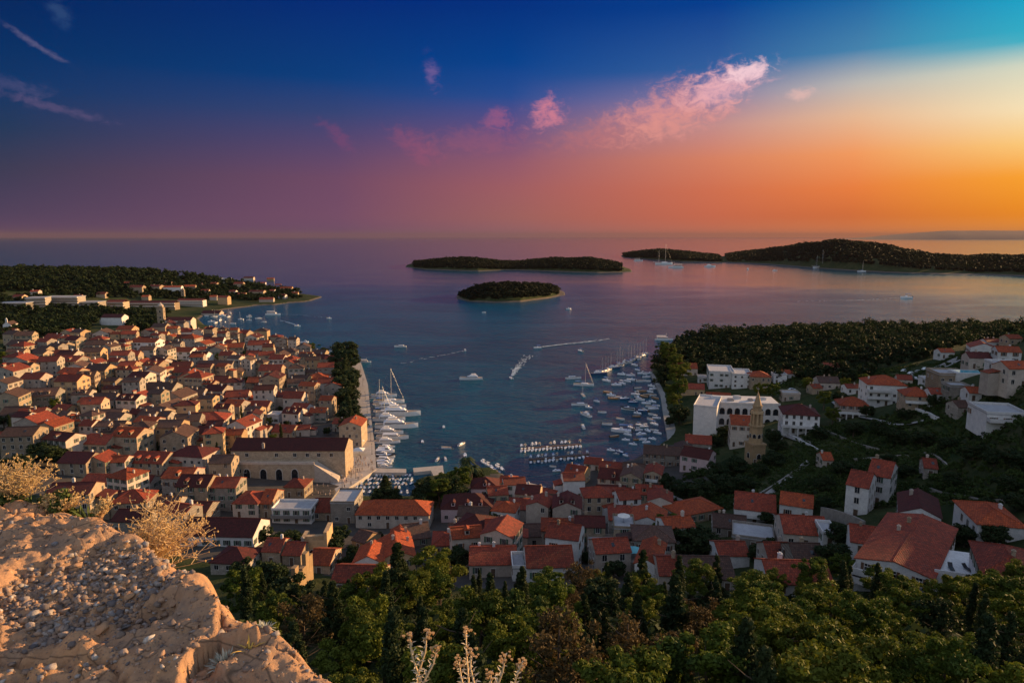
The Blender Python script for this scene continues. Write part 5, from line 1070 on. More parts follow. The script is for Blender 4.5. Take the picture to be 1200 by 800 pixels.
def mk_tour(L=24):
    r = emp('excursion_boat', (0,0,0)); B = L*.24; Hh = 1.6; hull_into(r, L, B, Hh, M['boatw'], 'teak', .8); mb = MB(); mb.box(-L*.38,L*.2,-B*.4,B*.4,Hh,Hh+2.3); mb.build('cabin', M['boatw'], r)
    mb = MB(); mb.box(-L*.36,L*.18,-B*.41,B*.41,Hh+1.0,Hh+1.8); mb.build('cabin_windows', M['glass'], r); mb = MB(); mb.box(-L*.4,L*.1,-B*.42,B*.42,Hh+4.1,Hh+4.25)
    for sx in (-.38,-.14,.08):
        for sy in (-1,1): mb.tube([(L*sx,sy*B*.38,Hh+2.3),(L*sx,sy*B*.38,Hh+4.1)],.06)
    mb.build('awning', M['awning'], r); mb = MB(); mb.tube([(L*.12,0,Hh+2.3),(L*.12,0,Hh+8)],.1); mb.build('mast', M['mast'], r); return r
BP = {'yacht': mk_yacht(22), 'yacht2': mk_yacht(15), 'yachtd': mk_yacht(18, True, 'boatb'), 'express': mk_yacht(12, False), 'sail': mk_sail(13), 'sail2': mk_sail(11, 'awning'), 'ketch': mk_sail(24, 'awning', True), 'tour': mk_tour(),
      'cuddy': mk_small(6,'cuddy'), 'cuddyb': mk_small(6,'cuddy','boatb'), 'open': mk_small(6.2,'open'), 'openw': mk_small(6,'open','boatw','awning'), 'row': mk_small(5,'row','boatw'), 'roww': mk_small(5.5,'row','boatwood'), 'rib': mk_small(6,'rib','boatw')}
BLEN = {'yacht':22,'yacht2':15,'yachtd':18,'express':12,'sail':13,'sail2':11,'ketch':24,'tour':24,'cuddy':6,'cuddyb':6,'open':6.2,'openw':6,'row':5,'roww':5.5,'rib':6}
for r_ in BP.values(): index_kids(r_)
BOATS = []; used = set()
BLOOK = {'yacht':('motor yacht','white motor yacht with flybridge'),'yacht2':('motor yacht','white motor yacht'),'yachtd':('motor yacht','dark-hulled motor yacht'),'express':('motor yacht','low white motor cruiser'),'sail':('sailboat','sailing boat with blue furled sail'),'sail2':('sailboat','sailing boat with pale furled sail'),
 'ketch':('sailboat','large two-masted sailing yacht'),'tour':('excursion boat','white excursion boat with top awning'),'cuddy':('boat','small white cabin boat'),'cuddyb':('boat','small blue-hulled cabin boat'),'open':('boat','small motorboat with blue sunshade'),'openw':('boat','small motorboat with white sunshade'),
 'row':('boat','small white open boat'),'roww':('boat','small wooden open boat'),'rib':('boat','small dark rubber boat')}
def boat(kind, u, v, hd, Lpx=None, label=None, group=None, s=None, zone=None):
    """hd: heading in degrees, 0 = bow toward the sunset side, 90 = bow out to sea"""
    x, y = PZ(u, v, .3); o = BP[kind]
    if kind in used: o = copy_tree(o)
    used.add(kind); o.location = (x, y, 0); o.rotation_euler = (0, 0, R(hd))
    if Lpx and zone is None and 'promenade' not in (group or ''): Lpx *= 1.18
    if Lpx: s = Lpx*depth(x, y, 0)/F/BLEN[kind]
    if s: o.scale = (s, s, s)
    o['category'] = BLOOK[kind][0]; o['group'] = group or 'boats anchored in the bay'
    BOATS.append(dict(o=o, u=u, v=v, k=kind, label=label, zone=zone)); return o
rb = random.Random(5)
# along the promenade
for kind, u, v, L, lb in [
 ('yacht2',450,464,30,'orange-lit yacht closest to the open end of the promenade'),('ketch',456,471,36,'two-masted sailing yacht with the tallest masts at the promenade'),('yacht',458,477,36,'third large yacht from the open end of the promenade'),
 ('yacht',467,486,52,'longest white yacht at the promenade with flared bow'),('yacht2',456,492,38,'white yacht beside the longest one at the promenade'),('yacht',465,500,50,'second longest promenade yacht with many decks'),
 ('yacht2',456,507,34,'white yacht between the two big decks and the small cruisers'),('express',460,513,38,'low white cruiser with red cushions at the promenade'),('yacht2',454,518,30,'last sizeable white yacht toward the inner basin')]:
    boat(kind, u, v, rb.uniform(-4, 3), L, lb, 'yachts moored along the promenade')
boat('sail', 449, 482, 0, 22, 'slim sailing boat squeezed between the large promenade yachts', 'yachts moored along the promenade')
boat('sail2', 447, 474, 0, 20, 'slim sailing boat beside the tallest masts of the promenade', 'yachts moored along the promenade')
boat('tour', 428, 424, 5, 14, 'orange-lit boat at the very end of the promenade', 'yachts moored along the promenade')
for i in range(9): boat(rb.choice(['express','cuddy','open','yacht2','rib']), 452+rb.uniform(-2,2), 523+i*2.9, rb.uniform(-6,6), rb.uniform(16,23), None, 'small boats moored stern-to at the promenade', zone='prom')
# inner basin: rows of small boats
for v0, u0, u1, n in ((556.5,440,482,11),(561,425,484,14),(566,412,484,15),(571,406,470,13),(576,404,480,12)):
    for i in range(n):
        u = u0+(u1-u0)*(i+.5)/n+rb.uniform(-1,1)
        boat(rb.choice(['cuddy','open','openw','row','cuddyb','rib','roww']), u, v0+rb.uniform(-.7,.7), 90+rb.uniform(-25,25)+(180 if i % 2 else 0), rb.uniform(6.5,8.5), None, 'small boats packed in the inner basin', zone='basin')
# two pontoons
for i in range(17): boat(rb.choice(['openw','cuddy','cuddy','rib']), 611+i*4.3, 528.2-i*.33+rb.uniform(-.3,.3), 260+rb.uniform(-8,8), 9, None, 'boats side by side at the outer pontoon', zone='outer')
for i in (0,1,3,4,5,8,9,11,12,13,16): boat(rb.choice(['openw','cuddy','open','row']), 611+i*4.3, 521.3-i*.33+rb.uniform(-.3,.3), 80+rb.uniform(-8,8), 8, None, 'boats side by side at the outer pontoon', zone='outer')
for i in range(16): boat(rb.choice(['openw','cuddy','cuddyb','row']), 622+i*4.4, 541.5-i*.4+rb.uniform(-.4,.4), 262+rb.uniform(-10,10), 9, None, 'boats side by side at the inner pontoon', zone='inner')
for i in (0,2,3,4,6,7,10,11,13,15): boat(rb.choice(['open','cuddy','row']), 622+i*4.4, 534.3-i*.38+rb.uniform(-.4,.4), 82+rb.uniform(-10,10), 8, None, 'boats side by side at the inner pontoon', zone='inner')
for u, v, hd, k, L in ((652,551,200,'cuddy',10),(661,563,190,'open',12),(648,546,170,'row',8),(676,545,30,'open',9),(716,527,160,'cuddy',10),(726,529,140,'cuddyb',11),(733,533,130,'open',9),(722,531,150,'rib',8)):
    boat(k, u, v, hd, L, None, 'boats along the lower waterfront', zone='front')
for i, (u, v) in enumerate([(566,541),(571,544),(576,547),(580,551),(585,555),(588,549),(583,546),(590,559),(594,563)]): boat(rb.choice(['cuddy','open','openw']), u, v, 115+rb.uniform(-12,12), 11, None, 'boats beside the harbour trees', zone='trees')
boat('express',513,538,80,12,'white motorboat moored on the mole with its twin beside the trees','boats beside the harbour trees'); boat('express',522,537.5,100,12,'white motorboat closer to the dark trees, twin of the one on the mole','boats beside the harbour trees')
boat('cuddy',545,533,95,9,'white motorboat alone just off the harbour palms','boats beside the harbour trees')
# anchored mid-bay
for k, u, v, hd, L, lb in [('yacht2',552,444,185,23,'white motor yacht anchored alone in the middle of the bay'),('open',599,443,110,8,'speedboat trailing a turquoise wake across the bay'),('express',545,410,100,8,'boat seen head-on trailing a long dark furrow'),
 ('express',469,406,180,12,'grey boat crossing beyond the end of the promenade'),('open',630,407.5,190,8,'speedboat leading the long white wake'),('open',680,411,120,8,'orange-lit boat between the white wake and the sailboat row'),
 ('cuddy',520,500,100,7,'small boat anchored off the promenade yachts'),('cuddy',495,517,100,7,'small boat anchored near the small promenade cruisers'),('express',541,520,60,12,'white cruiser anchored off the mole'),('row',523,524.5,180,10,'low open boat anchored beside the white cruiser'),
 ('express',672,443,10,16,'outermost of the chain of boats in mid-harbour'),('sail',684,451,-10,20,'blue-covered sailboat second in the mid-harbour chain'),('sail2',683,463,100,12,'sailboat in the middle of the mid-harbour chain'),('express',679,474,178,16,'low cruiser in the middle of the mid-harbour chain'),
 ('cuddy',690,477,150,8,'tiny boat beside the low cruiser of the mid-harbour chain'),('yacht2',686,486,120,18,'wide yacht near the inner end of the mid-harbour chain'),('yacht2',683,500,95,14,'innermost boat of the chain pointing out to sea'),
 ('rib',736,479,160,14,'dark tarpaulin-covered boat among the small white ones'),('open',728,505,165,20,'long white launch anchored off the harbour path'),('tour',778,398,0,18,'flat blue ferry beside the pine headland')]:
    boat(k, u, v, hd, L, lb)
for i in range(17):
    u = 702+i*3.4; boat(['sail','sail2'][i % 2] if i not in (0,5,9) else 'yachtd', u, 438-i*1.35+rb.uniform(-1,1), 60+rb.uniform(-14,14) if i not in (0,5) else 5, rb.uniform(15,20), None, 'row of sailboats in the outer harbour', zone='sails')
for u, v in [(700,470),(705,482),(722,452),(733,468),(728,490),(739,500),(720,512),(735,508),(712,497),(745,488),(728,438),(744,428),(711,445),(729,450),(735,447),(741,445),(738,439),(748,434),(752,438),(757,441),(762,437),(713,460),(719,466),(724,466),(716,463),(750,447),(757,446),(764,451),(766,455),(762,458),(748,455),(752,459),(754,464),(747,467),(751,469),(743,472),(760,462),(765,463),(768,466),
    (758,473),(762,476),(766,479),(748,484),(753,482),(757,480),(764,486),(769,489),(761,492),(750,497),(755,500),(749,503),(752,509),(760,505),(766,503),(770,507),(747,514),(764,513),(741,519),(752,515),(758,518),(733,515),(768,497),(765,470),(769,474),(745,462)]:
    boat(rb.choice(['cuddy','open','row','openw','cuddyb','roww','cuddy']), u+rb.uniform(-1,1), v+rb.uniform(-1,1), rb.choice([0,180])+rb.uniform(-40,40)-20, rb.uniform(9,13), None, 'small boats anchored off the harbour path', zone='east')
# bay beyond the old town
for i, (u, v) in enumerate([(242,370),(248,377),(253,378),(260,370),(268,371),(264,377),(273,379),(258,375),(282,374),(292,371),(292,375),(303,373),(309,377),(251,371),(270,367)]): boat(rb.choice(['cuddy','express','openw','sail2']), u, v, rb.uniform(0,360), 7+rb.uniform(-2,2.5), None, 'boats anchored off the far shore', zone='bayw')
boat('tour',320,368.5,0,15,'dark red excursion boat crossing the far bay'); boat('open',349,382,-20,7,'speedboat with curling wake in the far bay'); boat('open',386,373,-30,6,'distant speedboat heading for the peninsula tip')
boat('cuddy',389,411,20,8,'small boat behind the promenade trees'); boat('cuddy',357,401,10,8,'small boat off the bay-side roofs of the old town')
for k, u, v, hd, L, lb in [('ketch',778,309.5,0,17,'tall-masted white ship at anchor between the islands'),('tour',792,313.5,180,15,'long low ship anchored between the islands'),('yacht',832,312.5,0,11,'sunlit orange ship anchored before the long island'),('yacht',876,315.5,80,7,'small sunlit ship seen end-on before the long island'),
 ('tour',748,305.5,0,9,'dark ship off the tip of the hilly island'),('yacht',908,317,0,5,'faint speck of a boat before the long island'),('ketch',962,314,10,16,'grey yacht anchored close under the long island'),('open',1062,349,175,11,'lone boat drawing a long dark wake on the golden water'),
 ('cuddy',666,362,20,6,'small boat just off the small near island'),('cuddy',567,366,0,4,'bright speck of a boat before the small near island'),('sail',1010,318,10,9,'sailboat almost lost against the dark long island')]:
    boat(k, u, v, hd, L, lb, 'ships anchored among the islands')
for k, o in BP.items():
    if k not in used:
        for c in list(o.children_recursive): bpy.data.objects.remove(c)
        bpy.data.objects.remove(o)
# wakes: strips of foam on the water
def wake(pts, w0, w1, dens=.5, seed=1):
    r = np.random.default_rng(seed); Q = [Vector(PZ(u, v, 0)) for u, v in pts]; V, Fs = [], []
    for a, b_ in zip(Q[:-1], Q[1:]):
        L = (b_-a).length; t = (b_-a)/L; nr = Vector((-t.y, t.x)); n = int(L*dens*3)
        for k in range(n):
            s = r.random(); i = Q.index(a); f = (i+s)/(len(Q)-1); w = w0+(w1-w0)*f
            if r.random() > .62-f*.5: continue
            c = a.lerp(b_, s)+nr*(r.normal()*w*.4); l, ww = r.uniform(.8,3.0), r.uniform(.10,.3); k0 = len(V)
            for q, (e, g_) in enumerate(((-l,0),(0,-ww),(l,0),(0,ww))): p_ = c+t*e+nr*g_; V.append((p_.x, p_.y, .25 + .06*((q % 2))))
            Fs.append((k0,k0+1,k0+2,k0+3))
    o = mk('foam_wake', V, Fs, M['foam']); tag(o, kind='stuff')
wake([(632,407),(660,403.5),(690,400.5),(715,397)], 1.2, 6, 3.5, 1); wake([(600,441),(605,432),(612,424),(622,416)], 1.6, 7, 3, 2); wake([(347,381),(338,378),(328,375.5)], 1.4, 4, 3, 3); wake([(322,368.5),(350,369),(380,372)], 1.5, 4, .7, 4)
wake([(1058,349),(1000,352),(930,353)], 1.4, 6, .4, 5); wake([(545,411),(520,416),(470,426)], 1, 5, .4, 6)
# ================================================================ square: parasols, people, cars, terrace things
def parasol(loc, r, mt, label, sq=False, h=2.6):
    o = emp('parasol', loc); mb = MB(); mb.frus(r, .08, h, h+r*.32, 4 if sq else 10, ph=.785 if sq else 0); mb.build('canopy', M[mt], o); mb = MB(); mb.tube([(0,0,0),(0,0,h+.2)], .06, 6); mb.frus(.35,.35,0,.12,8); mb.build('pole', M['metal'], o)
    tag(o, label, 'parasol', 'parasols of the town'); return o
for i, (u, v, s) in enumerate([(405,532,3.4),(421,533,3.4),(407,537,2.8),(404,527,2.4)]): x, y = PZ(u, v, 1.75); parasol((x,y,1.75), s, 'awning', 'white square parasol on the square, '+['beside the gable-fronted house corner','set apart closest to the quay','lowest one in front of the others','tucked closest to the house wall'][i], True)
for u, v, w_, h_ in ((393,446,9,3),(395,456,9,3),(396,466,10,3),(390,434,8,3)):
    x, y = PZ(u, v, 1.75); o = emp('cafe_awning', (x, y, 1.6), R(-80)); mb = MB(); mb.add([(-6,-2,2.6),(6,-2,2.6),(6,2,3.3),(-6,2,3.3),(-6,-2,2.75),(6,-2,2.75),(6,2,3.45),(-6,2,3.45)], [(0,3,2,1),(4,5,6,7),(0,1,5,4),(1,2,6,5),(2,3,7,6),(3,0,4,7)]); mb.build('canopy', M['awning'], o)
    mb = MB(); [mb.tube([(a,-1.8,-.5),(a,-1.8,2.6)], .06) for a in (-5.8,0,5.8)]; mb.build('posts', M['metal'], o); tag(o, {446:'second café awning along the conifer row',456:'third café awning along the conifer row',466:'white café awning closest to the square along the conifer row',434:'white café awning at the sea end of the conifer row'}[v], 'awning')
def top_of(lbl):
    for q in HOUSES:
        if (q['label'] or '').startswith(lbl): return q
q = top_of('tall square stone house'); parasol((q['x'], q['y'], q['o'].location.z+q['h']+.22), 1.7, 'awning', 'round white parasol on the tall stone house roof terrace', h=1.8)
x, y, z = P(742, 668); parasol((x, y, z+3), 2.0, 'teal', 'round teal parasol between the tall stone house and orange gable', h=2.2)
o = emp('garden_terrace', P(741, 670)); mb = MB(); mb.box(-4,4,-3,4,-4,3.0); mb.box(-4,4,-3,-2.8,3.004,3.9); mb.build('terrace', M['grey'], o); o['label'] = 'raised stone terrace carrying the teal parasol'; o['category'] = 'terrace'
# lounger terrace
x, y, z = P(1150, 682); o = emp('sun_terrace', (x, y, z), R(-20)); mb = MB(); mb.box(-8,8,-5,6,-4,2.4); mb.build('floor_slab', M['white'], o); mb = MB(); mb.box(-8,8,-5,-4.8,2.404,3.3); mb.build('parapet', M['white'], o); o['label'] = 'white roof terrace with loungers between villa and red hipped house'; o['category'] = 'terrace'
def lounger(loc, yaw, lb):
    o = emp('sun_lounger', loc, yaw); mb = MB(); mb.box(-.35,.35,-.95,.5,.28,.36); mb.add([(-.35,.5,.3),(.35,.5,.3),(.35,1.0,.75),(-.35,1.0,.75),(-.35,.5,.37),(.35,.5,.37),(.35,1.0,.82),(-.35,1.0,.82)], [(0,3,2,1),(4,5,6,7),(0,1,5,4),(1,2,6,5),(2,3,7,6),(3,0,4,7)]); mb.build('bed', M['dark'], o)
    mb = MB(); [mb.box(a-.03,a+.03,b_-.03,b_+.03,0,.28) for a in (-.3,.3) for b_ in (-.9,.45)]; mb.build('legs', M['metal'], o); tag(o, lb, 'lounger', 'loungers on the white terrace')
for i, (a, b_) in enumerate(((-5,-2),(-2.5,-1.5),(0,-1),(3,1))):
    c, s = math.cos(R(-20)), math.sin(R(-20)); lounger((x+a*c-b_*s, y+a*s+b_*c, z+2.4), R(-20+30*i), ['dark lounger at the villa end of the white terrace','dark lounger second from the villa on the white terrace','dark lounger third from the villa on the white terrace','dark lounger apart from the others on the white terrace'][i])
def car(u, v, yaw, m_, lb):
    x, y, z = P(u, v); o = emp('parked_car', (x, y, z+.3), R(yaw)); mb = MB(); mb.box(-2.1,2.1,-.85,.85,.3,.85); wedge(mb,-1.6,1.2,.78,.85,1.45,.6,.4); mb.build('body', M[m_], o); mb = MB(); wedge(mb,-1.45,1.05,.795,.92,1.36,.55,.38); mb.build('car_windows', M['glass'], o)
    for a in (-1.3,1.3):
        for s in (-1,1):
            mb = MB(); mb.frus(.32,.32,-.1,.1,12); w_ = mb.build('wheel', M['dark'], o); w_.location = (a, s*.82, .32); w_.rotation_euler = (math.pi/2,0,0)
    tag(o, lb, 'car', 'cars parked by the pool house')
for u, v, yw, m_, lb in ((1060,436,20,'car','pale car parked first in the roadside line by the pines'),(1068,439,15,'car','grey car parked second in the roadside line by the pines'),(1076,437,25,'car','pale car parked third in the roadside line by the pines'),(1084,434,30,'car','grey car parked closest to the road bend'),(1072,445,80,'car','car parked across the others beside the low garage'),(928,458,10,'car','white van-like car parked under the trees behind the villas')): car(u, v, yw, m_, lb)
x, y, z = P(1144, 438); o = emp('swimming_pool', (x, y, z), R(-10)); mb = MB(); mb.box(-9,9,-4,4,-3,.9); mb.build('surround', M['white'], o); mb = MB(); mb.box(-7.6,7.6,-3,3,.904,.93); M['pool'] = plain('pool_water', (.10,.42,.52), .1, .5); mb.build('pool_water', M['pool'], o); o['label'] = 'turquoise swimming pool below the maroon-roofed house'; o['category'] = 'pool'
# lamps and market umbrellas along the waterfront
for i, (u, v) in enumerate([(424,436),(427,452),(430,468),(432.5,484),(435,500),(437,516),(438.5,532),(420,560),(404,571)]):
    x, y = PZ(u, v, 1.75); o = emp('street_lamp', (x-1, y, 1.75)); mb = MB(); mb.tube([(0,0,0),(0,0,4.6)], .09, 6, r1=.05); mb.frus(.22,.14,0,.4,8); mb.build('lamp_post', M['dark'], o); mb = MB(); mb.frus(.14,.26,4.6,5.0,6); mb.frus(.3,.05,5.003,5.25,6); mb.build('lantern', M['metal'], o)
    tag(o, ['dark lamp post at the open end of the promenade','second lamp post from the open end of the promenade','third lamp post from the open end of the promenade','fourth lamp post from the open end of the promenade','lamp post abreast the biggest white yachts','lamp post abreast the red-cushion cruiser','lamp post at the promenade corner','lamp post half way along the inner basin quay','lamp post at the square end of the inner basin quay'][i], 'street lamp', 'lamp posts along the quay')
MK = ['first','second','third','fourth','fifth','sixth','seventh','eighth','ninth','tenth','eleventh','twelfth']
for i in range(12):
    x, y = PZ(412.5+i*1.05, 452+i*6.4, 1.75); parasol((x, y, 1.75), 1.5, 'awning' if i % 3 else 'carred', ('cream' if i % 3 else 'red')+' café parasol on the promenade, '+MK[i]+' from its open end')
# people: one small standing figure grown with a skin modifier, copied
def person_mesh(seed):
    rr_ = random.Random(seed); st = rr_.uniform(.06,.16); J = [((0,0,.93),.14),((0,0,1.15),.13),((0,0,1.38),.15),((0,0,1.50),.06),((0,0,1.63),.10),((0,0,1.73),.08),((.09,0,.9),.09),((.1,st,.5),.065),((.1,st*1.4,.08),.045),((.1,st*1.4+.12,.03),.04),((-.09,0,.9),.09),((-.1,-st,.5),.065),((-.1,-st*1.6,.08),.045),((-.1,-st*1.6+.12,.03),.04),
     ((.2,0,1.4),.055),((.25,.02,1.12),.042),((.24,.14,.88),.033),((-.2,0,1.4),.055),((-.25,-.04,1.12),.042),((-.24,.04,.86),.033)]
    E = [(0,1),(1,2),(2,3),(3,4),(4,5),(0,6),(6,7),(7,8),(8,9),(0,10),(10,11),(11,12),(12,13),(2,14),(14,15),(15,16),(2,17),(17,18),(18,19)]
    me = bpy.data.meshes.new('person'); me.from_pydata([j[0] for j in J], E, []); o = bpy.data.objects.new('person', me); COL.objects.link(o); md = o.modifiers.new('s','SKIN')
    for i, (_, r) in enumerate(J): me.skin_vertices[0].data[i].radius = (r, r)
    me.skin_vertices[0].data[0].use_root = True
    dg = bpy.context.evaluated_depsgraph_get(); m2 = bpy.data.meshes.new_from_object(o.evaluated_get(dg)); bpy.data.objects.remove(o); m2.materials.clear(); m2.materials.append(M['skin']); return m2
PM = [person_mesh(s) for s in range(3)]
pp = [(u, v) for u, v in ((rb.uniform(402,438), rb.uniform(536,574)) for _ in range(150)) if v < 574-(u-402)*.62 and v > 536][:60] + [(rb.uniform(350,398), rb.uniform(562,585)) for _ in range(26)] + [(rb.uniform(410,430), rb.uniform(440,520)) for _ in range(16)]
for i, (u, v) in enumerate(pp):
    if 418 > u > 400 and v < 530: continue
    x, y = PZ(u, v, 1.76); o = bpy.data.objects.new('person', PM[i % 3]); link(o); o.location = (x, y, 1.75); o.rotation_euler = (0,0,rb.uniform(0,6.28)); s = rb.uniform(.92,1.06); o.scale = (s,s,s)
    tag(o, 'person in light summer clothes among the strollers on the harbour square' if u > 400 and v > 525 else 'person walking on the pale paving beside the arsenal' if u < 400 else 'person walking along the long promenade', 'person', 'strollers on the harbour square' if u > 400 and v > 525 else 'walkers beside the arsenal' if u < 400 else 'walkers along the promenade')
# ================================================================ trees in the town
rt_ = random.Random(12)
for i in range(26): v = 420+i*3.5; tree_px('bushy' if i % 3 == 0 else 'spruce', 403+i*.36+rt_.uniform(-1.5,1.5), v+6, 24+rt_.uniform(-4,6), 1.5, group='conifer row along the promenade')
for u, v, k, hp, ft in [(500,592,'bushy',30,1.3),(515,594,'pine',36,1.2),(530,590,'bushy',34,1.3),(540,582,'pine',36,1.1),(522,578,'pine',26,1.1),(552,572,'palm',30,1.2),(548,560,'palm',26,1.1),(495,598,'bushy',22,1.2),(507,582,'bushy',24,1.2),(560,566,'bushy',18,1.1),
   (452,590,'cypress',34,2.4),(447,594,'bushy',24,1.4),(458,593,'bushy',22,1.3),(228,516,'palm',18,1.5),(578,622,'palm',30,1.0),(583,640,'palm',26,1.0),(478,606,'bushy',14,1),
   (780,640,'pine',40,1.25),(800,652,'bushy',40,1.5),(820,652,'bushy',34,1.4),(795,628,'palm',26,1.3),(815,636,'palm',26,1.2),(770,652,'bushy',34,1.5),(842,612,'bushy',14,1.1),(835,655,'bushy',28,1.3),(890,664,'bushy',26,1.3),(902,652,'bushy',22,1.2),
   (897,614,'bushy',18,1.2),(760,598,'bushy',22,1.2),(745,610,'bushy',16,1.1),(800,585,'bushy',22,1.5),(820,588,'bushy',26,1.6),(845,580,'bushy',26,1.6),(870,575,'bushy',22,1.6),(780,575,'bushy',20,1.4),(860,556,'bushy',22,1.5),(840,565,'bushy',24,1.5),(890,560,'bushy',18,1.4),(905,548,'bushy',20,1.5),
   (850,518,'bushy',20,1.3),(840,523,'bushy',16,1.3),(858,500,'pine',18,1.2),(790,440,'pine',26,1.2),(782,428,'pine',26,1.2),(776,420,'pine',20,1.2),(792,455,'pine',28,1.2),(796,470,'pine',28,1.2),(790,484,'pine',24,1.2),(796,496,'bushy',22,1.3),(786,470,'pine',20,1.1),(800,448,'pine',24,1.2),
   (785,500,'bushy',12,1.2),(905,470,'pine',22,1.2),(900,482,'bushy',18,1.3),(890,470,'pine',22,1.1),(965,480,'pine',22,1.2),(975,498,'pine',22,1.3),(985,476,'bushy',18,1.2),(1015,490,'bushy',16,1.2),(1060,492,'bushy',14,1.3),(1095,476,'bushy',14,1.3),(1020,470,'pine',18,1.1),(945,460,'pine',18,1.2),(990,458,'pine',16,1.2),(1012,455,'pine',18,1.2),
   (905,520,'bushy',18,1.4),(912,530,'bushy',16,1.5),(960,515,'bushy',16,1.5),(1000,512,'bushy',18,1.6),(1030,508,'bushy',16,1.6),(1050,520,'bushy',18,1.7),(1080,525,'bushy',20,1.6),(1110,530,'bushy',18,1.6),(1140,540,'bushy',22,1.7),(1165,545,'bushy',20,1.6),(1190,550,'bushy',24,1.6),(1180,575,'bushy',22,1.6),(1150,600,'bushy',20,1.6),
   (1190,598,'bushy',24,1.5),(1120,570,'bushy',18,1.6),(1060,560,'bushy',16,1.6),(1040,545,'bushy',14,1.5),(985,560,'bushy',20,1.6),(965,575,'bushy',18,1.6),(1130,640,'bushy',26,1.4),(1150,634,'bushy',24,1.4),(1165,640,'bushy',26,1.3),(1110,640,'bushy',22,1.3),(965,600,'bushy',18,1.3),(985,640,'bushy',28,1.3),(975,670,'bushy',36,1.3),(985,690,'pine',42,1.1),
   (1140,700,'bushy',26,1.3),(1155,712,'pine',38,1.2),(955,625,'bushy',14,1.2),(915,615,'bushy',14,1.2),(1040,620,'bushy',18,1.2),(1050,640,'bushy',18,1.2),
   (20,556,'bushy',24,1.6),(60,545,'bushy',28,1.6),(45,540,'bushy',22,1.4),(145,410,'bushy',12,1.4),(142,424,'bushy',12,1.4),(195,440,'bushy',12,1.5),(205,436,'bushy',12,1.5),(170,445,'bushy',12,1.4),(225,395,'cypress',14,1.6),(320,404,'cypress',12,1.6),(316,408,'cypress',12,1.6),(372,412,'bushy',9,1.4),(380,416,'bushy',9,1.4),(362,410,'bushy',8,1.4),(366,413,'pine',12,1.2),
   (5,500,'bushy',14,1.4),(10,470,'bushy',14,1.4),(15,455,'bushy',12,1.4),(35,430,'bushy',12,1.3),(30,410,'pine',12,1.3),(180,460,'bushy',12,1.3),(290,450,'bushy',9,1.3),(62,415,'bushy',12,1.4),(100,420,'bushy',12,1.4),(120,410,'bushy',10,1.4),(50,412,'pine',14,1.3),(5,425,'pine',14,1.3),
   (330,645,'bushy',24,1.4),(345,640,'bushy',20,1.3),(310,636,'bushy',20,1.3),(390,652,'bushy',26,1.3),(400,640,'bushy',24,1.3),(415,655,'bushy',18,1.2),(440,640,'bushy',18,1.3),(405,668,'bushy',20,1.2),(535,668,'bushy',28,1.3),(528,655,'bushy',18,1.2),(596,656,'bushy',14,1.2),(610,655,'bushy',14,1.2),(690,660,'bushy',16,1.3),(700,668,'bushy',20,1.3),(680,692,'bushy',22,1.3),
   (720,680,'bushy',24,1.2),(650,625,'bushy',10,1.2),(700,610,'bushy',12,1.2),(694,600,'bushy',12,1.2),(740,618,'bushy',12,1.1)]:
    tree_px(k, u, v, hp, ft)
# ================================================================ fortress wall top under the viewpoint
WZ = 98.55
edge = [(-260,600),(-60,584),(0,582),(60,583),(95,588),(118,600),(140,618),(150,630),(184,641),(208,655),(238,672),(262,690),(282,706),(300,722),(340,741),(378,759),(416,778),(456,800),(500,840),(570,920),(590,1100),(-500,1100)]
EP = np.array([PZ(u, v, WZ) for u, v in edge])
st_ = .0085; lo, hi_ = EP.min(0), EP.max(0); lo = np.maximum(lo, [-3.9, .55]); X, Y = np.meshgrid(np.arange(lo[0]-.25, hi_[0]+.35, st_), np.arange(lo[1], hi_[1]+.35, st_))
sd = sdist(X + (fbm(X*4, Y*4, 3, 5)-.5)*.06, Y + (fbm(X*4+9, Y*4, 3, 6)-.5)*.06, EP)
def pxg(u, v): return PZ(u, v, WZ)
def ell(uc, vc, ru, rv):
    a, b_ = pxg(uc, vc); c, _ = pxg(uc+ru, vc); e, f = pxg(uc, vc-rv); return 1 - np.hypot((X-a)/(abs(c-a)), (Y-b_)/(abs(f-b_)))
pit = np.clip(np.maximum.reduce([ell(110,690,125,52), ell(190,670,60,48), ell(60,700,80,40), ell(175,725,45,20), ell(255,700,16,14), ell(232,682,14,9), ell(278,716,9,12)])*2.2 + (fbm(X*7, Y*7, 3, 3)-.5)*1.0, 0, 1)
pit = pit*pit*(3-2*pit)
b1 = fbm(X*2.2, Y*2.2, 4, 11); b2 = fbm(X*9, Y*9, 4, 12); b3 = fbm(X*38, Y*38, 3, 13)
crack = np.abs(fbm(X*1.5+.3*b2, Y*1.5, 3, 31)-.5); crack2 = np.abs(fbm(X*2.6, Y*2.6+.2*b2, 2, 41)-.5)
Z = (b1-.5)*.055 + (b2-.5)*.035 + (b3-.5)*.019 - pit*(.075 + (b2-.5)*.06) + pit*(b3-.5)*.035
rv = np.random.default_rng(91); sdx = rv.uniform(X.min(), X.max(), 46); sdy = rv.uniform(Y.min(), Y.max(), 46); wx_ = X+(b1-.5)*.35+(b2-.5)*.06; wy_ = Y+(fbm(X*2.4+5, Y*2.4, 3, 93)-.5)*.35
d1 = np.full(X.shape, 9.); d2 = d1.copy(); off = np.zeros(X.shape)
for sx_, sy_ in zip(sdx, sdy):
    dd = np.hypot(wx_-sx_, (wy_-sy_)*1.5); hh_ = rv.uniform(-.035,.035) + rv.uniform(-.12,.12)*(X-sx_) + rv.uniform(-.12,.12)*(Y-sy_); nr_ = dd < d1; d2 = np.where(nr_, d1, np.minimum(d2, dd)); off = np.where(nr_, hh_, off); d1 = np.where(nr_, dd, d1)
Z += off*.7*(1-pit) - .03*np.exp(-((d2-d1)/.014)**2)*(1-pit)
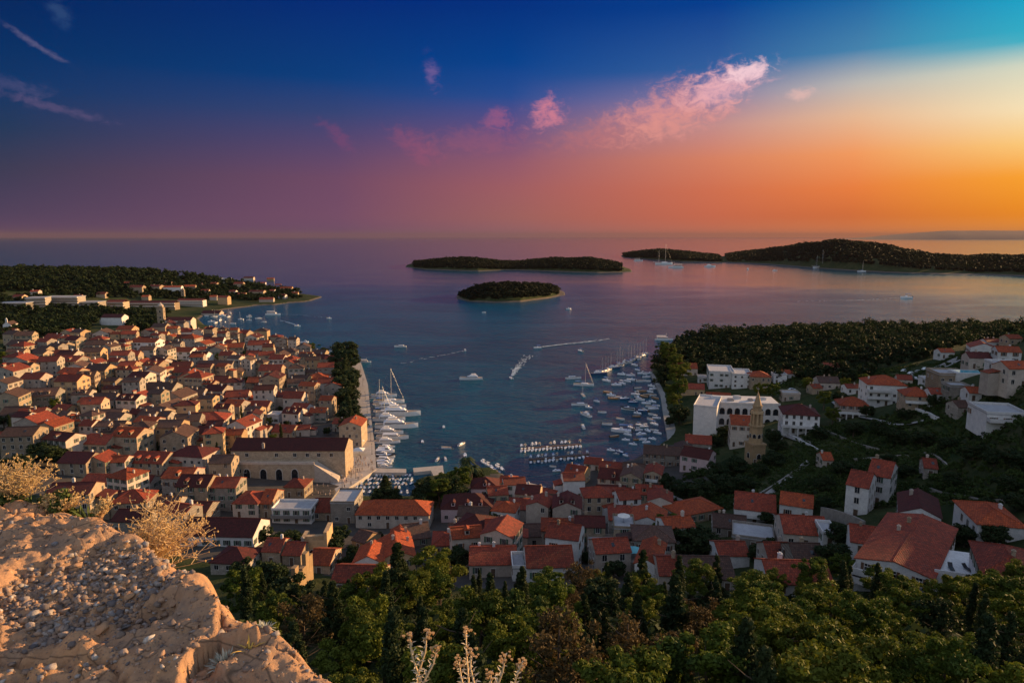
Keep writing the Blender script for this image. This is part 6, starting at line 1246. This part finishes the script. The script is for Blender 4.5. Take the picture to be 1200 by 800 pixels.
Z -= .035*np.exp(-(crack/.012)**2)*(1-pit) + .02*np.exp(-(crack2/.01)**2)*(1-pit)
Z += .02*np.exp(-((sd-.10)/.09)**2)*(.5+b1) 
gx_, gy_ = pxg(190, 652); Z += .085*np.exp(-(((X-gx_)/.75)**2 + ((Y-gy_)/.6)**2)); ter = np.floor((b1*.75+fbm(X*3.3,Y*3.3,2,51)*.25)*6)/6; Z += (ter-.5)*.10*(1-pit); Z += (np.abs(fbm(X*14, Y*14, 4, 71)-.5)-.12)*-.06*(1-pit*.5) + (fbm(X*5.5+b2, Y*5.5, 2, 73)-.5)*.05*pit
Z = np.where(sd < .03, Z - np.minimum((.03-sd)*5.5, 2.4) , Z - .02*np.exp(-((sd-.03)/.035)**2))
for _ in range(4):
    Q = np.pad(Z, 3, mode='edge'); Bl = sum(Q[a:a+Z.shape[0], c_:c_+Z.shape[1]] for a in (0,2,3,4,6) for c_ in (0,2,3,4,6))/25
    Z = np.where(sd < .12, np.minimum(Z, Bl+.004), Z)
VV = np.stack([X, Y, WZ+Z], -1).reshape(-1,3); ny, nx = X.shape; ii = (np.arange(ny-1)[:,None]*nx + np.arange(nx-1)[None,:]).ravel(); Fq = np.stack([ii, ii+1, ii+nx+1, ii+nx], 1)
keep = (sd.ravel()[Fq].max(1) > -.42); Fq = Fq[keep]; usedv = np.unique(Fq); rem = np.full(len(VV), -1); rem[usedv] = np.arange(len(usedv))
m, q, b = mat('old_fortress_masonry', .92, .15); co = geoco(q)
n1 = q.noise(co, 2.2, 8, .65, .3); n2 = q.noise(co, 9, 8, .7); n3 = q.noise(co, 60, 5, .7)
c = q.mix(q.mr(n1, .36, .64), (.52,.29,.155), (.35,.225,.15)); c = q.mix(q.mr(n2, .52, .70, 0, .85), c, (.20,.15,.12)); c = q.mix(q.mr(q.noise(co, 4.0, 6, .7, .5), .58, .68, 0, .6), c, (.50,.28,.12)); c = q.mix(q.mr(n3, .56, .72, 0, .75), c, (.10,.075,.06)); c = q.mix(q.mr(n3, .28, .36, .6, 0), c, (.62,.47,.36))
vo = q.n('ShaderNodeTexVoronoi', feature='DISTANCE_TO_EDGE'); q.put(vo.inputs['Vector'], co); vo.inputs['Scale'].default_value = 2.6; c = q.mix(q.mr(vo.outputs[0], 0, .012, .7, 0), c, (.06,.045,.035))
q.put(b.inputs['Base Color'], c); bp = q.n('ShaderNodeBump'); bp.inputs['Strength'].default_value = 1.0; bp.inputs['Distance'].default_value = .012
q.put(bp.inputs['Height'], q.m('ADD', n2, q.m('MULTIPLY', q.noise(co, 130, 6, .75), .5))); q.put(b.inputs['Normal'], bp.outputs[0]); M['masonry'] = m
fw = npm('fortress_wall', VV[usedv], rem[Fq], M['masonry'], smooth=False); tag(fw, 'crumbling orange-lit top of the old fortress wall beneath the viewpoint', 'fortress wall', kind='thing')
def wall_z(x, y):
    j = int(round((x-X[0,0])/st_)); i = int(round((y-Y[0,0])/st_)); i = min(max(i,0),ny-1); j = min(max(j,0),nx-1); return WZ+float(Z[i,j]), float(pit[i,j]), float(sd[i,j])
# rubble
ico_v, ico_f = None, None
import bmesh
bm = bmesh.new(); bmesh.ops.create_icosphere(bm, subdivisions=1, radius=1); ico_v = np.array([v.co[:] for v in bm.verts]); ico_f = np.array([[v.index for v in f.verts] for f in bm.faces]); bm.free()
r_ = np.random.default_rng(9)
def stones(name, n, smin, smax, inpit, matn, seed):
    r = np.random.default_rng(seed); Vs, Fs = [], []; c = 0; tries = 0
    while c < n and tries < n*30:
        tries += 1; u, v = r.uniform(-20, 420), r.uniform(580, 800); x, y = pxg(u, v); z, pt, s = wall_z(x, y)
        if s < .05 or (inpit and pt < .5 and r.random() > .06) or (not inpit and pt > .5): continue
        sz = smin*(smax/smin)**(r.random()**3.0); A = ico_v*(1+.85*(r.random((len(ico_v),1))-.5))*np.array([1, r.uniform(.6,1), r.uniform(.4,.8)])*sz
        a = r.uniform(0,6.28); e = r.uniform(-.6,.6); Rm = np.array([[math.cos(a),-math.sin(a),0],[math.sin(a),math.cos(a),0],[0,0,1]]) @ np.array([[1,0,0],[0,math.cos(e),-math.sin(e)],[0,math.sin(e),math.cos(e)]])
        Vs.append(A@Rm.T + [x, y, z+sz*.15]); Fs.append(ico_f + c*len(ico_v)); c += 1
    return npm(name, np.concatenate(Vs), np.concatenate(Fs), matn)
m, q, b = mat('rubble_stone', .9, .2); gi = q.n('ShaderNodeNewGeometry'); 
c = q.ramp(gi.outputs['Random Per Island'], [(0,(.12,.11,.12)),(.3,(.26,.19,.15)),(.6,(.44,.27,.17)),(.85,(.28,.26,.26)),(.96,(.45,.38,.33)),(1,(.6,.55,.5))]); c = q.mix(q.mr(q.noise(co := geoco(q), 70, 5, .7), .4, .7, 0, .6), c, (.12,.10,.09)); q.put(b.inputs['Base Color'], c)
bp = q.n('ShaderNodeBump'); bp.inputs['Distance'].default_value = .004; q.put(bp.inputs['Height'], q.noise(geoco(q), 180, 4, .7)); q.put(b.inputs['Normal'], bp.outputs[0]); M['rubble'] = m
tag(stones('rubble', 6000, .0028, .022, True, M['rubble'], 3), kind='stuff'); tag(stones('gravel', 900, .002, .010, False, M['rubble'], 4), kind='stuff')
# some larger loose stones, each its own thing
def one_stone(u, v, sz, lb, seed):
    r = np.random.default_rng(seed); x, y = pxg(u, v); z, _, _ = wall_z(x, y); bmm = bmesh.new(); bmesh.ops.create_icosphere(bmm, subdivisions=3, radius=1); A = np.array([w.co[:] for w in bmm.verts]); Ff = np.array([[w.index for w in f.verts] for f in bmm.faces]); bmm.free()
    for k in range(9): d = r.normal(size=3); d /= np.linalg.norm(d); t = A@d; lim = r.uniform(.45,.85); A = A - np.outer(np.maximum(t-lim,0), d)
    A = A*(1+.05*r.normal(size=(len(A),1)))*[1, r.uniform(.6,.9), r.uniform(.45,.7)]*sz
    o = npm('loose_stone', A, Ff, M['masonry']); o.location = (x, y, z+sz*.2); o.rotation_euler = (r.uniform(-.3,.3), r.uniform(-.3,.3), r.uniform(0,6)); tag(o, lb, 'stone', 'loose stones on the wall top')
for i, (u, v, s, lb) in enumerate([(50,633,.035,'flat pale stone on the smooth shoulder of the wall top'),(100,640,.03,'small orange stone below the thick bush'),(28,600,.05,'rounded stone at the foot of the far dry bush'),(130,605,.06,'angular lit block standing between the two dry bushes'),(95,590,.065,'upright sunlit stone at the end of the far bush'),
   (230,750,.022,'small pale stone beside the silvery plant'),(160,722,.03,'grey stone near the hollow rim'),(120,745,.04,'stone sunk in the hollow close to the cracked slab'),(62,715,.03,'bright stone at the shaded end of the rubble hollow'),(205,715,.028,'round pinkish stone at the lower end of the rubble'),(32,655,.028,'long pale stone lying across the rubble'),
   (150,700,.03,'lit stone in the middle of the rubble'),(170,660,.032,'broad stone under the tall dry bush'),(215,700,.022,'white pebble-like stone beside the dark crack'),(90,668,.035,'weathered stone on the far rim of the rubble')]): one_stone(u, v, s, lb, 60+i)
# dry plants
M['straw'] = plain('dry_stem', (.66,.48,.27), .8, .2, vary=.05); M['strawh'] = plain('dry_seed_head', (.56,.38,.16), .9, .1); M['silver'] = plain('silver_leaf', (.46,.46,.38), .8, .2); M['greenl'] = plain('green_leaf', (.075,.10,.025), .8, .2); M['flower'] = plain('yellow_flower', (.62,.40,.08), .8)
def dry_bush(u, v, hpx, wpx, n, seed, label, lean=(.35,-.1), green=.4, name='dry_bush', z0=None):
    rr_ = random.Random(seed); x, y = pxg(u, v); z = wall_z(x, y)[0]-.01 if z0 is None else z0; D = depth(x, y, z); hh = hpx*D/F; ww = wpx*D/F/2
    root = emp(name, (x, y, z)); mb = MB(); hd = MB()
    for i in range(n):
        a = rr_.uniform(0,6.28); s = math.sqrt(rr_.random()); tx, ty = math.cos(a)*s*ww + lean[0]*hh*rr_.uniform(.5,1.3), math.sin(a)*s*ww*.7 + lean[1]*hh; H1 = hh*rr_.uniform(.55,1.0)*(1-.35*s)
        pts = [Vector((math.cos(a)*ww*.18*s, math.sin(a)*ww*.15*s, 0))]
        for k in range(1,5): t = k/4; pts.append(Vector((tx*t**1.2 + rr_.gauss(0,.012)*hh*2, ty*t**1.2 + rr_.gauss(0,.01)*hh*2, H1*t**.85)))
        mb.tube(pts, .0022, 3, r1=.0011)
        tips = [pts[-1]]
        for b_ in range(rr_.randint(4,7)):
            k = rr_.randint(2,4); p0 = pts[k].lerp(pts[k-1], rr_.random()); e = p0 + Vector((rr_.gauss(0,.6), rr_.gauss(0,.6), rr_.uniform(.1,.9)))*hh*.15; md_ = (p0+e)/2+Vector((rr_.gauss(0,.08),0,-.03))*hh*.3; mb.tube([p0, md_, e], .0014, 3, r1=.0008); tips.append(e)
            for c_ in range(2): e2 = e + Vector((rr_.gauss(0,.5), rr_.gauss(0,.5), rr_.uniform(-.1,.6)))*hh*.07; mb.tube([e, e2], .0011, 3); tips.append(e2)
        for tp in tips:
            s_ = rr_.uniform(.003,.0065)
            hd.add([(tp.x+q*s_*.9, tp.y+w_*s_*.9, tp.z+e_*s_*1.2) for q, w_, e_ in ((1,0,0),(-1,0,0),(0,1,0),(0,-1,0),(0,0,1),(0,0,-1))], [(0,2,4),(2,1,4),(1,3,4),(3,0,4),(2,0,5),(1,2,5),(3,1,5),(0,3,5)])
    mb.build('stems', M['straw'], root); hd.build('seed_heads', M['strawh'], root)
    if green:
        r = np.random.default_rng(seed); k = 10; C = np.column_stack([r.normal(0, ww*.36, k), r.normal(0, ww*.22, k), np.abs(r.normal(0, .16*hh, k))]); V, Fq = leaves(C, np.full(k, ww*.26), 260, .012, seed, .2, 1, 3.2); npm('leaf_base', V, Fq, M['greenl'], root)
    tag(root, label, 'bush'); return root
dry_bush(152, 613, 128, 88, 90, 1, 'tall dry straw-coloured bush with green base on the wall edge', (.42,-.05)); dry_bush(186, 630, 44, 70, 40, 2, 'low straggling dry plant leaning out from the tall dry bush', (.75,-.1), 0)
dry_bush(20, 586, 62, 90, 90, 3, 'wide golden dry bush on the far corner of the wall', (.1,.05), .4); dry_bush(66, 588, 36, 56, 46, 4, 'lower dry bush with dark green base on the far corner', (.25,.05), .5); dry_bush(-28, 592, 70, 70, 60, 5, 'golden dry bush cut by the picture edge', (.1,0), .3); dry_bush(118, 612, 34, 30, 18, 6, 'sparse dry twigs beside the upright lit stone', (.3,0), 0)
def rosette(u, v, hpx, n, seed, label, mt='silver', lw=.16):
    rr_ = random.Random(seed); x, y = pxg(u, v); z = wall_z(x, y)[0]-.005; hh = hpx*depth(x, y, z)/F; root = emp('leafy_plant', (x, y, z)); mb = MB()
    for i in range(n):
        a = rr_.uniform(0,6.28); up = rr_.uniform(.35,1.25); L = hh*rr_.uniform(.7,1.15); pr = None; bend = rr_.uniform(-.4,.7); off = Vector((rr_.gauss(0,.12), rr_.gauss(0,.12), 0))*hh
        for s in range(6):
            t = s/5; ang = up - bend*t; p_ = off + Vector((math.cos(a)*math.cos(ang)*L*t, math.sin(a)*math.cos(ang)*L*t, math.sin(ang)*L*t)); w_ = L*lw*math.sin(math.pi*min(1, .15+t*.85))**.8*.6; sd_ = Vector((-math.sin(a), math.cos(a), 0))*w_; dn = Vector((0,0,-w_*.25))
            cur = (p_-sd_, p_+dn, p_+sd_)
            if pr: mb.add([pr[0],pr[1],cur[1],cur[0]], [(0,1,2,3)]); mb.add([pr[1],pr[2],cur[2],cur[1]], [(0,1,2,3)])
            pr = cur
    mb.build('leaves', M[mt], root, smooth=True); tag(root, label, 'plant')
rosette(262, 772, 20, 150, 1, 'silvery leafy plant with pale thick leaves on the cracked slab', lw=.11); rosette(311, 750, 13, 70, 2, 'small silvery tuft on the outer rim of the wall', lw=.11); rosette(384, 764, 26, 34, 3, 'broad-leaved silvery plant hanging on the wall edge', lw=.2); rosette(428, 798, 18, 20, 4, 'few curled leaves at the lowest visible part of the wall', 'silver', .2); rosette(292, 765, 20, 14, 5, 'thin yellowish blades beside the silvery leafy plant', 'flower', .08)
rosette(180, 634, 22, 40, 7, 'dark green leafy clump under the tall dry bush', 'greenl', .12); rosette(100, 598, 22, 26, 8, 'green leafy clump on the far corner rim', 'greenl', .14)
# flowering stems rising from below the frame
def flower_stem(u, v, tips, seed, label):
    """a woody stem with woolly leaves and flower heads; tips are pixels, held 1.9 m away"""
    rr_ = random.Random(seed)
    def at(a, b_, dist): d_ = ray(a, b_); t = dist/np.linalg.norm(d_); return Vector((d_[0]*t, d_[1]*t, CAMZ+d_[2]*t))
    b0 = at(u, v, 1.95); root = emp('flowering_stalk', b0); st1, lf, fl_ = MB(), MB(), MB()
    for (a, c_) in tips:
        e = at(a, c_, 1.9+rr_.uniform(-.05,.05)) - b0; m_ = e*.5 + Vector((rr_.gauss(0,.012), .01, -.004)); pts = [Vector((0,0,0)), e*.25+Vector((rr_.gauss(0,.006),0,0)), m_, e*.8, e]; st1.tube(pts, .0035, 5, r1=.0018)
        n = 46
        for i in range(n):
            t = .12+.88*i/n; p_ = (pts[0].lerp(pts[2], t*2) if t < .5 else pts[2].lerp(pts[4], (t-.5)*2)); an = i*2.4; L = .020*(1.15-t*.4)*rr_.uniform(.7,1.2); dr = Vector((math.cos(an), math.sin(an), rr_.uniform(.1,1.0))).normalized(); sd_ = dr.cross(Vector((0,0,1))).normalized()*L*.17
            lf.add([p_, p_+dr*L*.5+sd_, p_+dr*L+Vector((0,0,-L*.15)), p_+dr*L*.5-sd_], [(0,1,2,3)])
        for i in range(13):
            c0 = e + Vector((rr_.gauss(0,.008), rr_.gauss(0,.008), rr_.uniform(-.02,.006))); s_ = rr_.uniform(.0022,.0042); fl_.frus(s_*.5, s_*1.3, c0.z, c0.z+s_*1.6, 6, c=(c0.x, c0.y))
    st1.build('stem', M['straw'], root); lf.build('leaves', M['silverw'], root); fl_.build('flower_heads', M['flowerd'], root); tag(root, label, 'plant'); root['group'] = 'flowering stalks at the wall foot'
M['silverw'] = plain('woolly_leaf', (.58,.50,.36), .85, .1); M['flowerd'] = plain('faded_flower', (.50,.30,.13), .9)
flower_stem(492, 850, [(480,745),(500,742),(512,760)], 1, 'pale woolly flowering stalk standing alone nearest the wall'); flower_stem(548, 860, [(546,738),(552,762),(538,775)], 2, 'tallest woolly flowering stalk with a dense top'); flower_stem(578, 860, [(592,768),(612,776),(575,790)], 3, 'bent woolly stalk pair reaching toward the pines')
# ================================================================ labels that single each thing out
ORD = ['','','second','third','fourth','fifth','sixth','seventh','eighth','ninth','tenth','eleventh','twelfth','thirteenth','fourteenth','fifteenth','sixteenth','seventeenth','eighteenth','nineteenth','twentieth','twenty-first','twenty-second','twenty-third','twenty-fourth','twenty-fifth','twenty-sixth','twenty-seventh','twenty-eighth','twenty-ninth','thirtieth']
LM = [('bell tower',190,370),('arsenal',335,545),('church tower',885,510),('arcaded hotel',872,488),('big villa',1055,665),('crenellated ruin',369,640),('long orange roof',460,605),('pink house',815,545),('twin white houses',1012,590),('quay gable',411,512),('conifer row',404,460),
 ('hipped palace',234,500),('teal parasol',741,650),('maroon-roofed villa',938,496),('chapel',13,380),('striped hotels',70,355),('tall hillside house',1038,465),('low modern villa',1176,494),('lone stone tower',155,458),('triple facade',119,508),('park wall',55,390),('dormer row',547,600),('glass terrace',342,604),
 ('mottled row',776,540),('ochre waterfront house',672,562),('promenade tip',420,428),('grey gable house',33,508),('swimming pool',1144,436),('harbour palms',550,560),('tall dry bush',200,590),('sunlit dormers',75,430),('wide brown roof',250,434),('far white row',212,395),('palace palm',228,508)]
WCN = {'cream':'cream stone','grey':'grey stone','ochre':'warm ochre','white':'white','pink':'pink','pale':'pale plastered'}
RTN = {'g':'ridge','e':'gable-end','h':'hipped','f':'flat'}
def singled(items, head, noun, lms=LM, vs=1.9):
    sec = {}
    for it in items:
        best = min(lms, key=lambda l: math.hypot(it['u']-l[1], (it['v']-l[2])*vs)); du, dv = it['u']-best[1], (it['v']-best[2])*vs
        dr = ('toward the sunset' if du > 0 else 'away from sunset') if abs(du) > abs(dv) else ('toward fortress' if dv > 0 else 'toward open sea')
        sec.setdefault((best[0], dr), []).append((math.hypot(du, dv), it))
    for (lm, dr), L in sec.items():
        L.sort(key=lambda q: q[0])
        for i, (_, it) in enumerate(L):
            lab = f"{head(it)}, {ORD[i+1]+' ' if i else 'next '}from {lm} {dr}"; it['o']['label'] = lab
for it in HOUSES:
    it['o']['group'] = 'houses of the town'
    if it['label']: it['o']['label'] = it['label']
singled([h for h in HOUSES if not h['label']], lambda h: f"{WCN[h['wc']]} house, {h['rc']+' ' if h['rt'] != 'f' else ''}{RTN[h['rt']]} roof", 'house')
BLM = [('promenade corner',440,548),('breakwater',458,551),('basin quay',402,570),('mole',510,548),('outer pontoon',645,523),('inner pontoon',655,535),('jetty',625,568),('dark covered boat',736,479),('anchored launch',728,505),('harbour path bend',768,440),('path end',780,512),('sailboat row head',702,438),('sailboat row tail',757,417),('bathing shore',300,360),('long shore building',223,358),('harbour palms',552,560),('basin middle',440,565),('pontoon outer end',612,525),('pontoon inner end',622,538),('pontoon shore end',684,530),('small chain boat',713,460),('red-cushion cruiser',460,513)]
singled([b_ for b_ in BOATS if not b_['label']], lambda b_: BLOOK[b_['k']][1], 'boat', BLM, 1.6)
for b_ in BOATS:
    if b_['label']: b_['o']['label'] = b_['label']
TK = {'pine':'round-crowned olive pine','spruce':'dark pointed conifer','cypress':'dark columnar cypress','dry':'thin brownish tree','bushy':'dark leafy tree','palm':'fan palm'}
TLM = LM + [('glowing orange gable',467,662),('wide plain roof',645,665),('long brown house',833,690),('sunken red roof',938,690),('flower stalks',545,760),('tall pine',512,700),('wall end plant',385,745),('orange wood gable',757,680),('red hipped edge house',1186,690),('dark roof gable',1080,615)]
ti = []
for o in TREES:
    u, v = pix(o.location.x, o.location.y, o.location.z+4*o.scale[2]); ti.append(dict(o=o, u=u, v=v, k=o['_k']))
for k in TK: singled([t for t in ti if t['k'] == k], lambda t: TK[t['k']], 'tree', TLM, 1.2)
for o in TREES: del o['_k']
# settle the scene graph; drop tree copies never in view
print('objects', len(bpy.data.objects), 'trees', len(TREES), 'boats', len(BOATS))
# ================================================================ sea air: thin haze round the camera and the whole scene
mb = MB(); mb.box(-64000, 64000, -64000, 64000, -8, 345); hz = mb.build('haze', [])
hm = bpy.data.materials.new('sea_haze'); hm.use_nodes = True; hm.node_tree.nodes.clear(); q = G(hm.node_tree)
pv = q.n('ShaderNodeVolumePrincipled'); pv.inputs['Color'].default_value = (.20,.16,.19,1); pv.inputs['Density'].default_value = 1.6e-5; pv.inputs['Anisotropy'].default_value = 0.0
ho = q.n('ShaderNodeOutputMaterial'); hm.node_tree.links.new(pv.outputs[0], ho.inputs['Volume']); hz.data.materials.append(hm); tag(hz, kind='stuff')
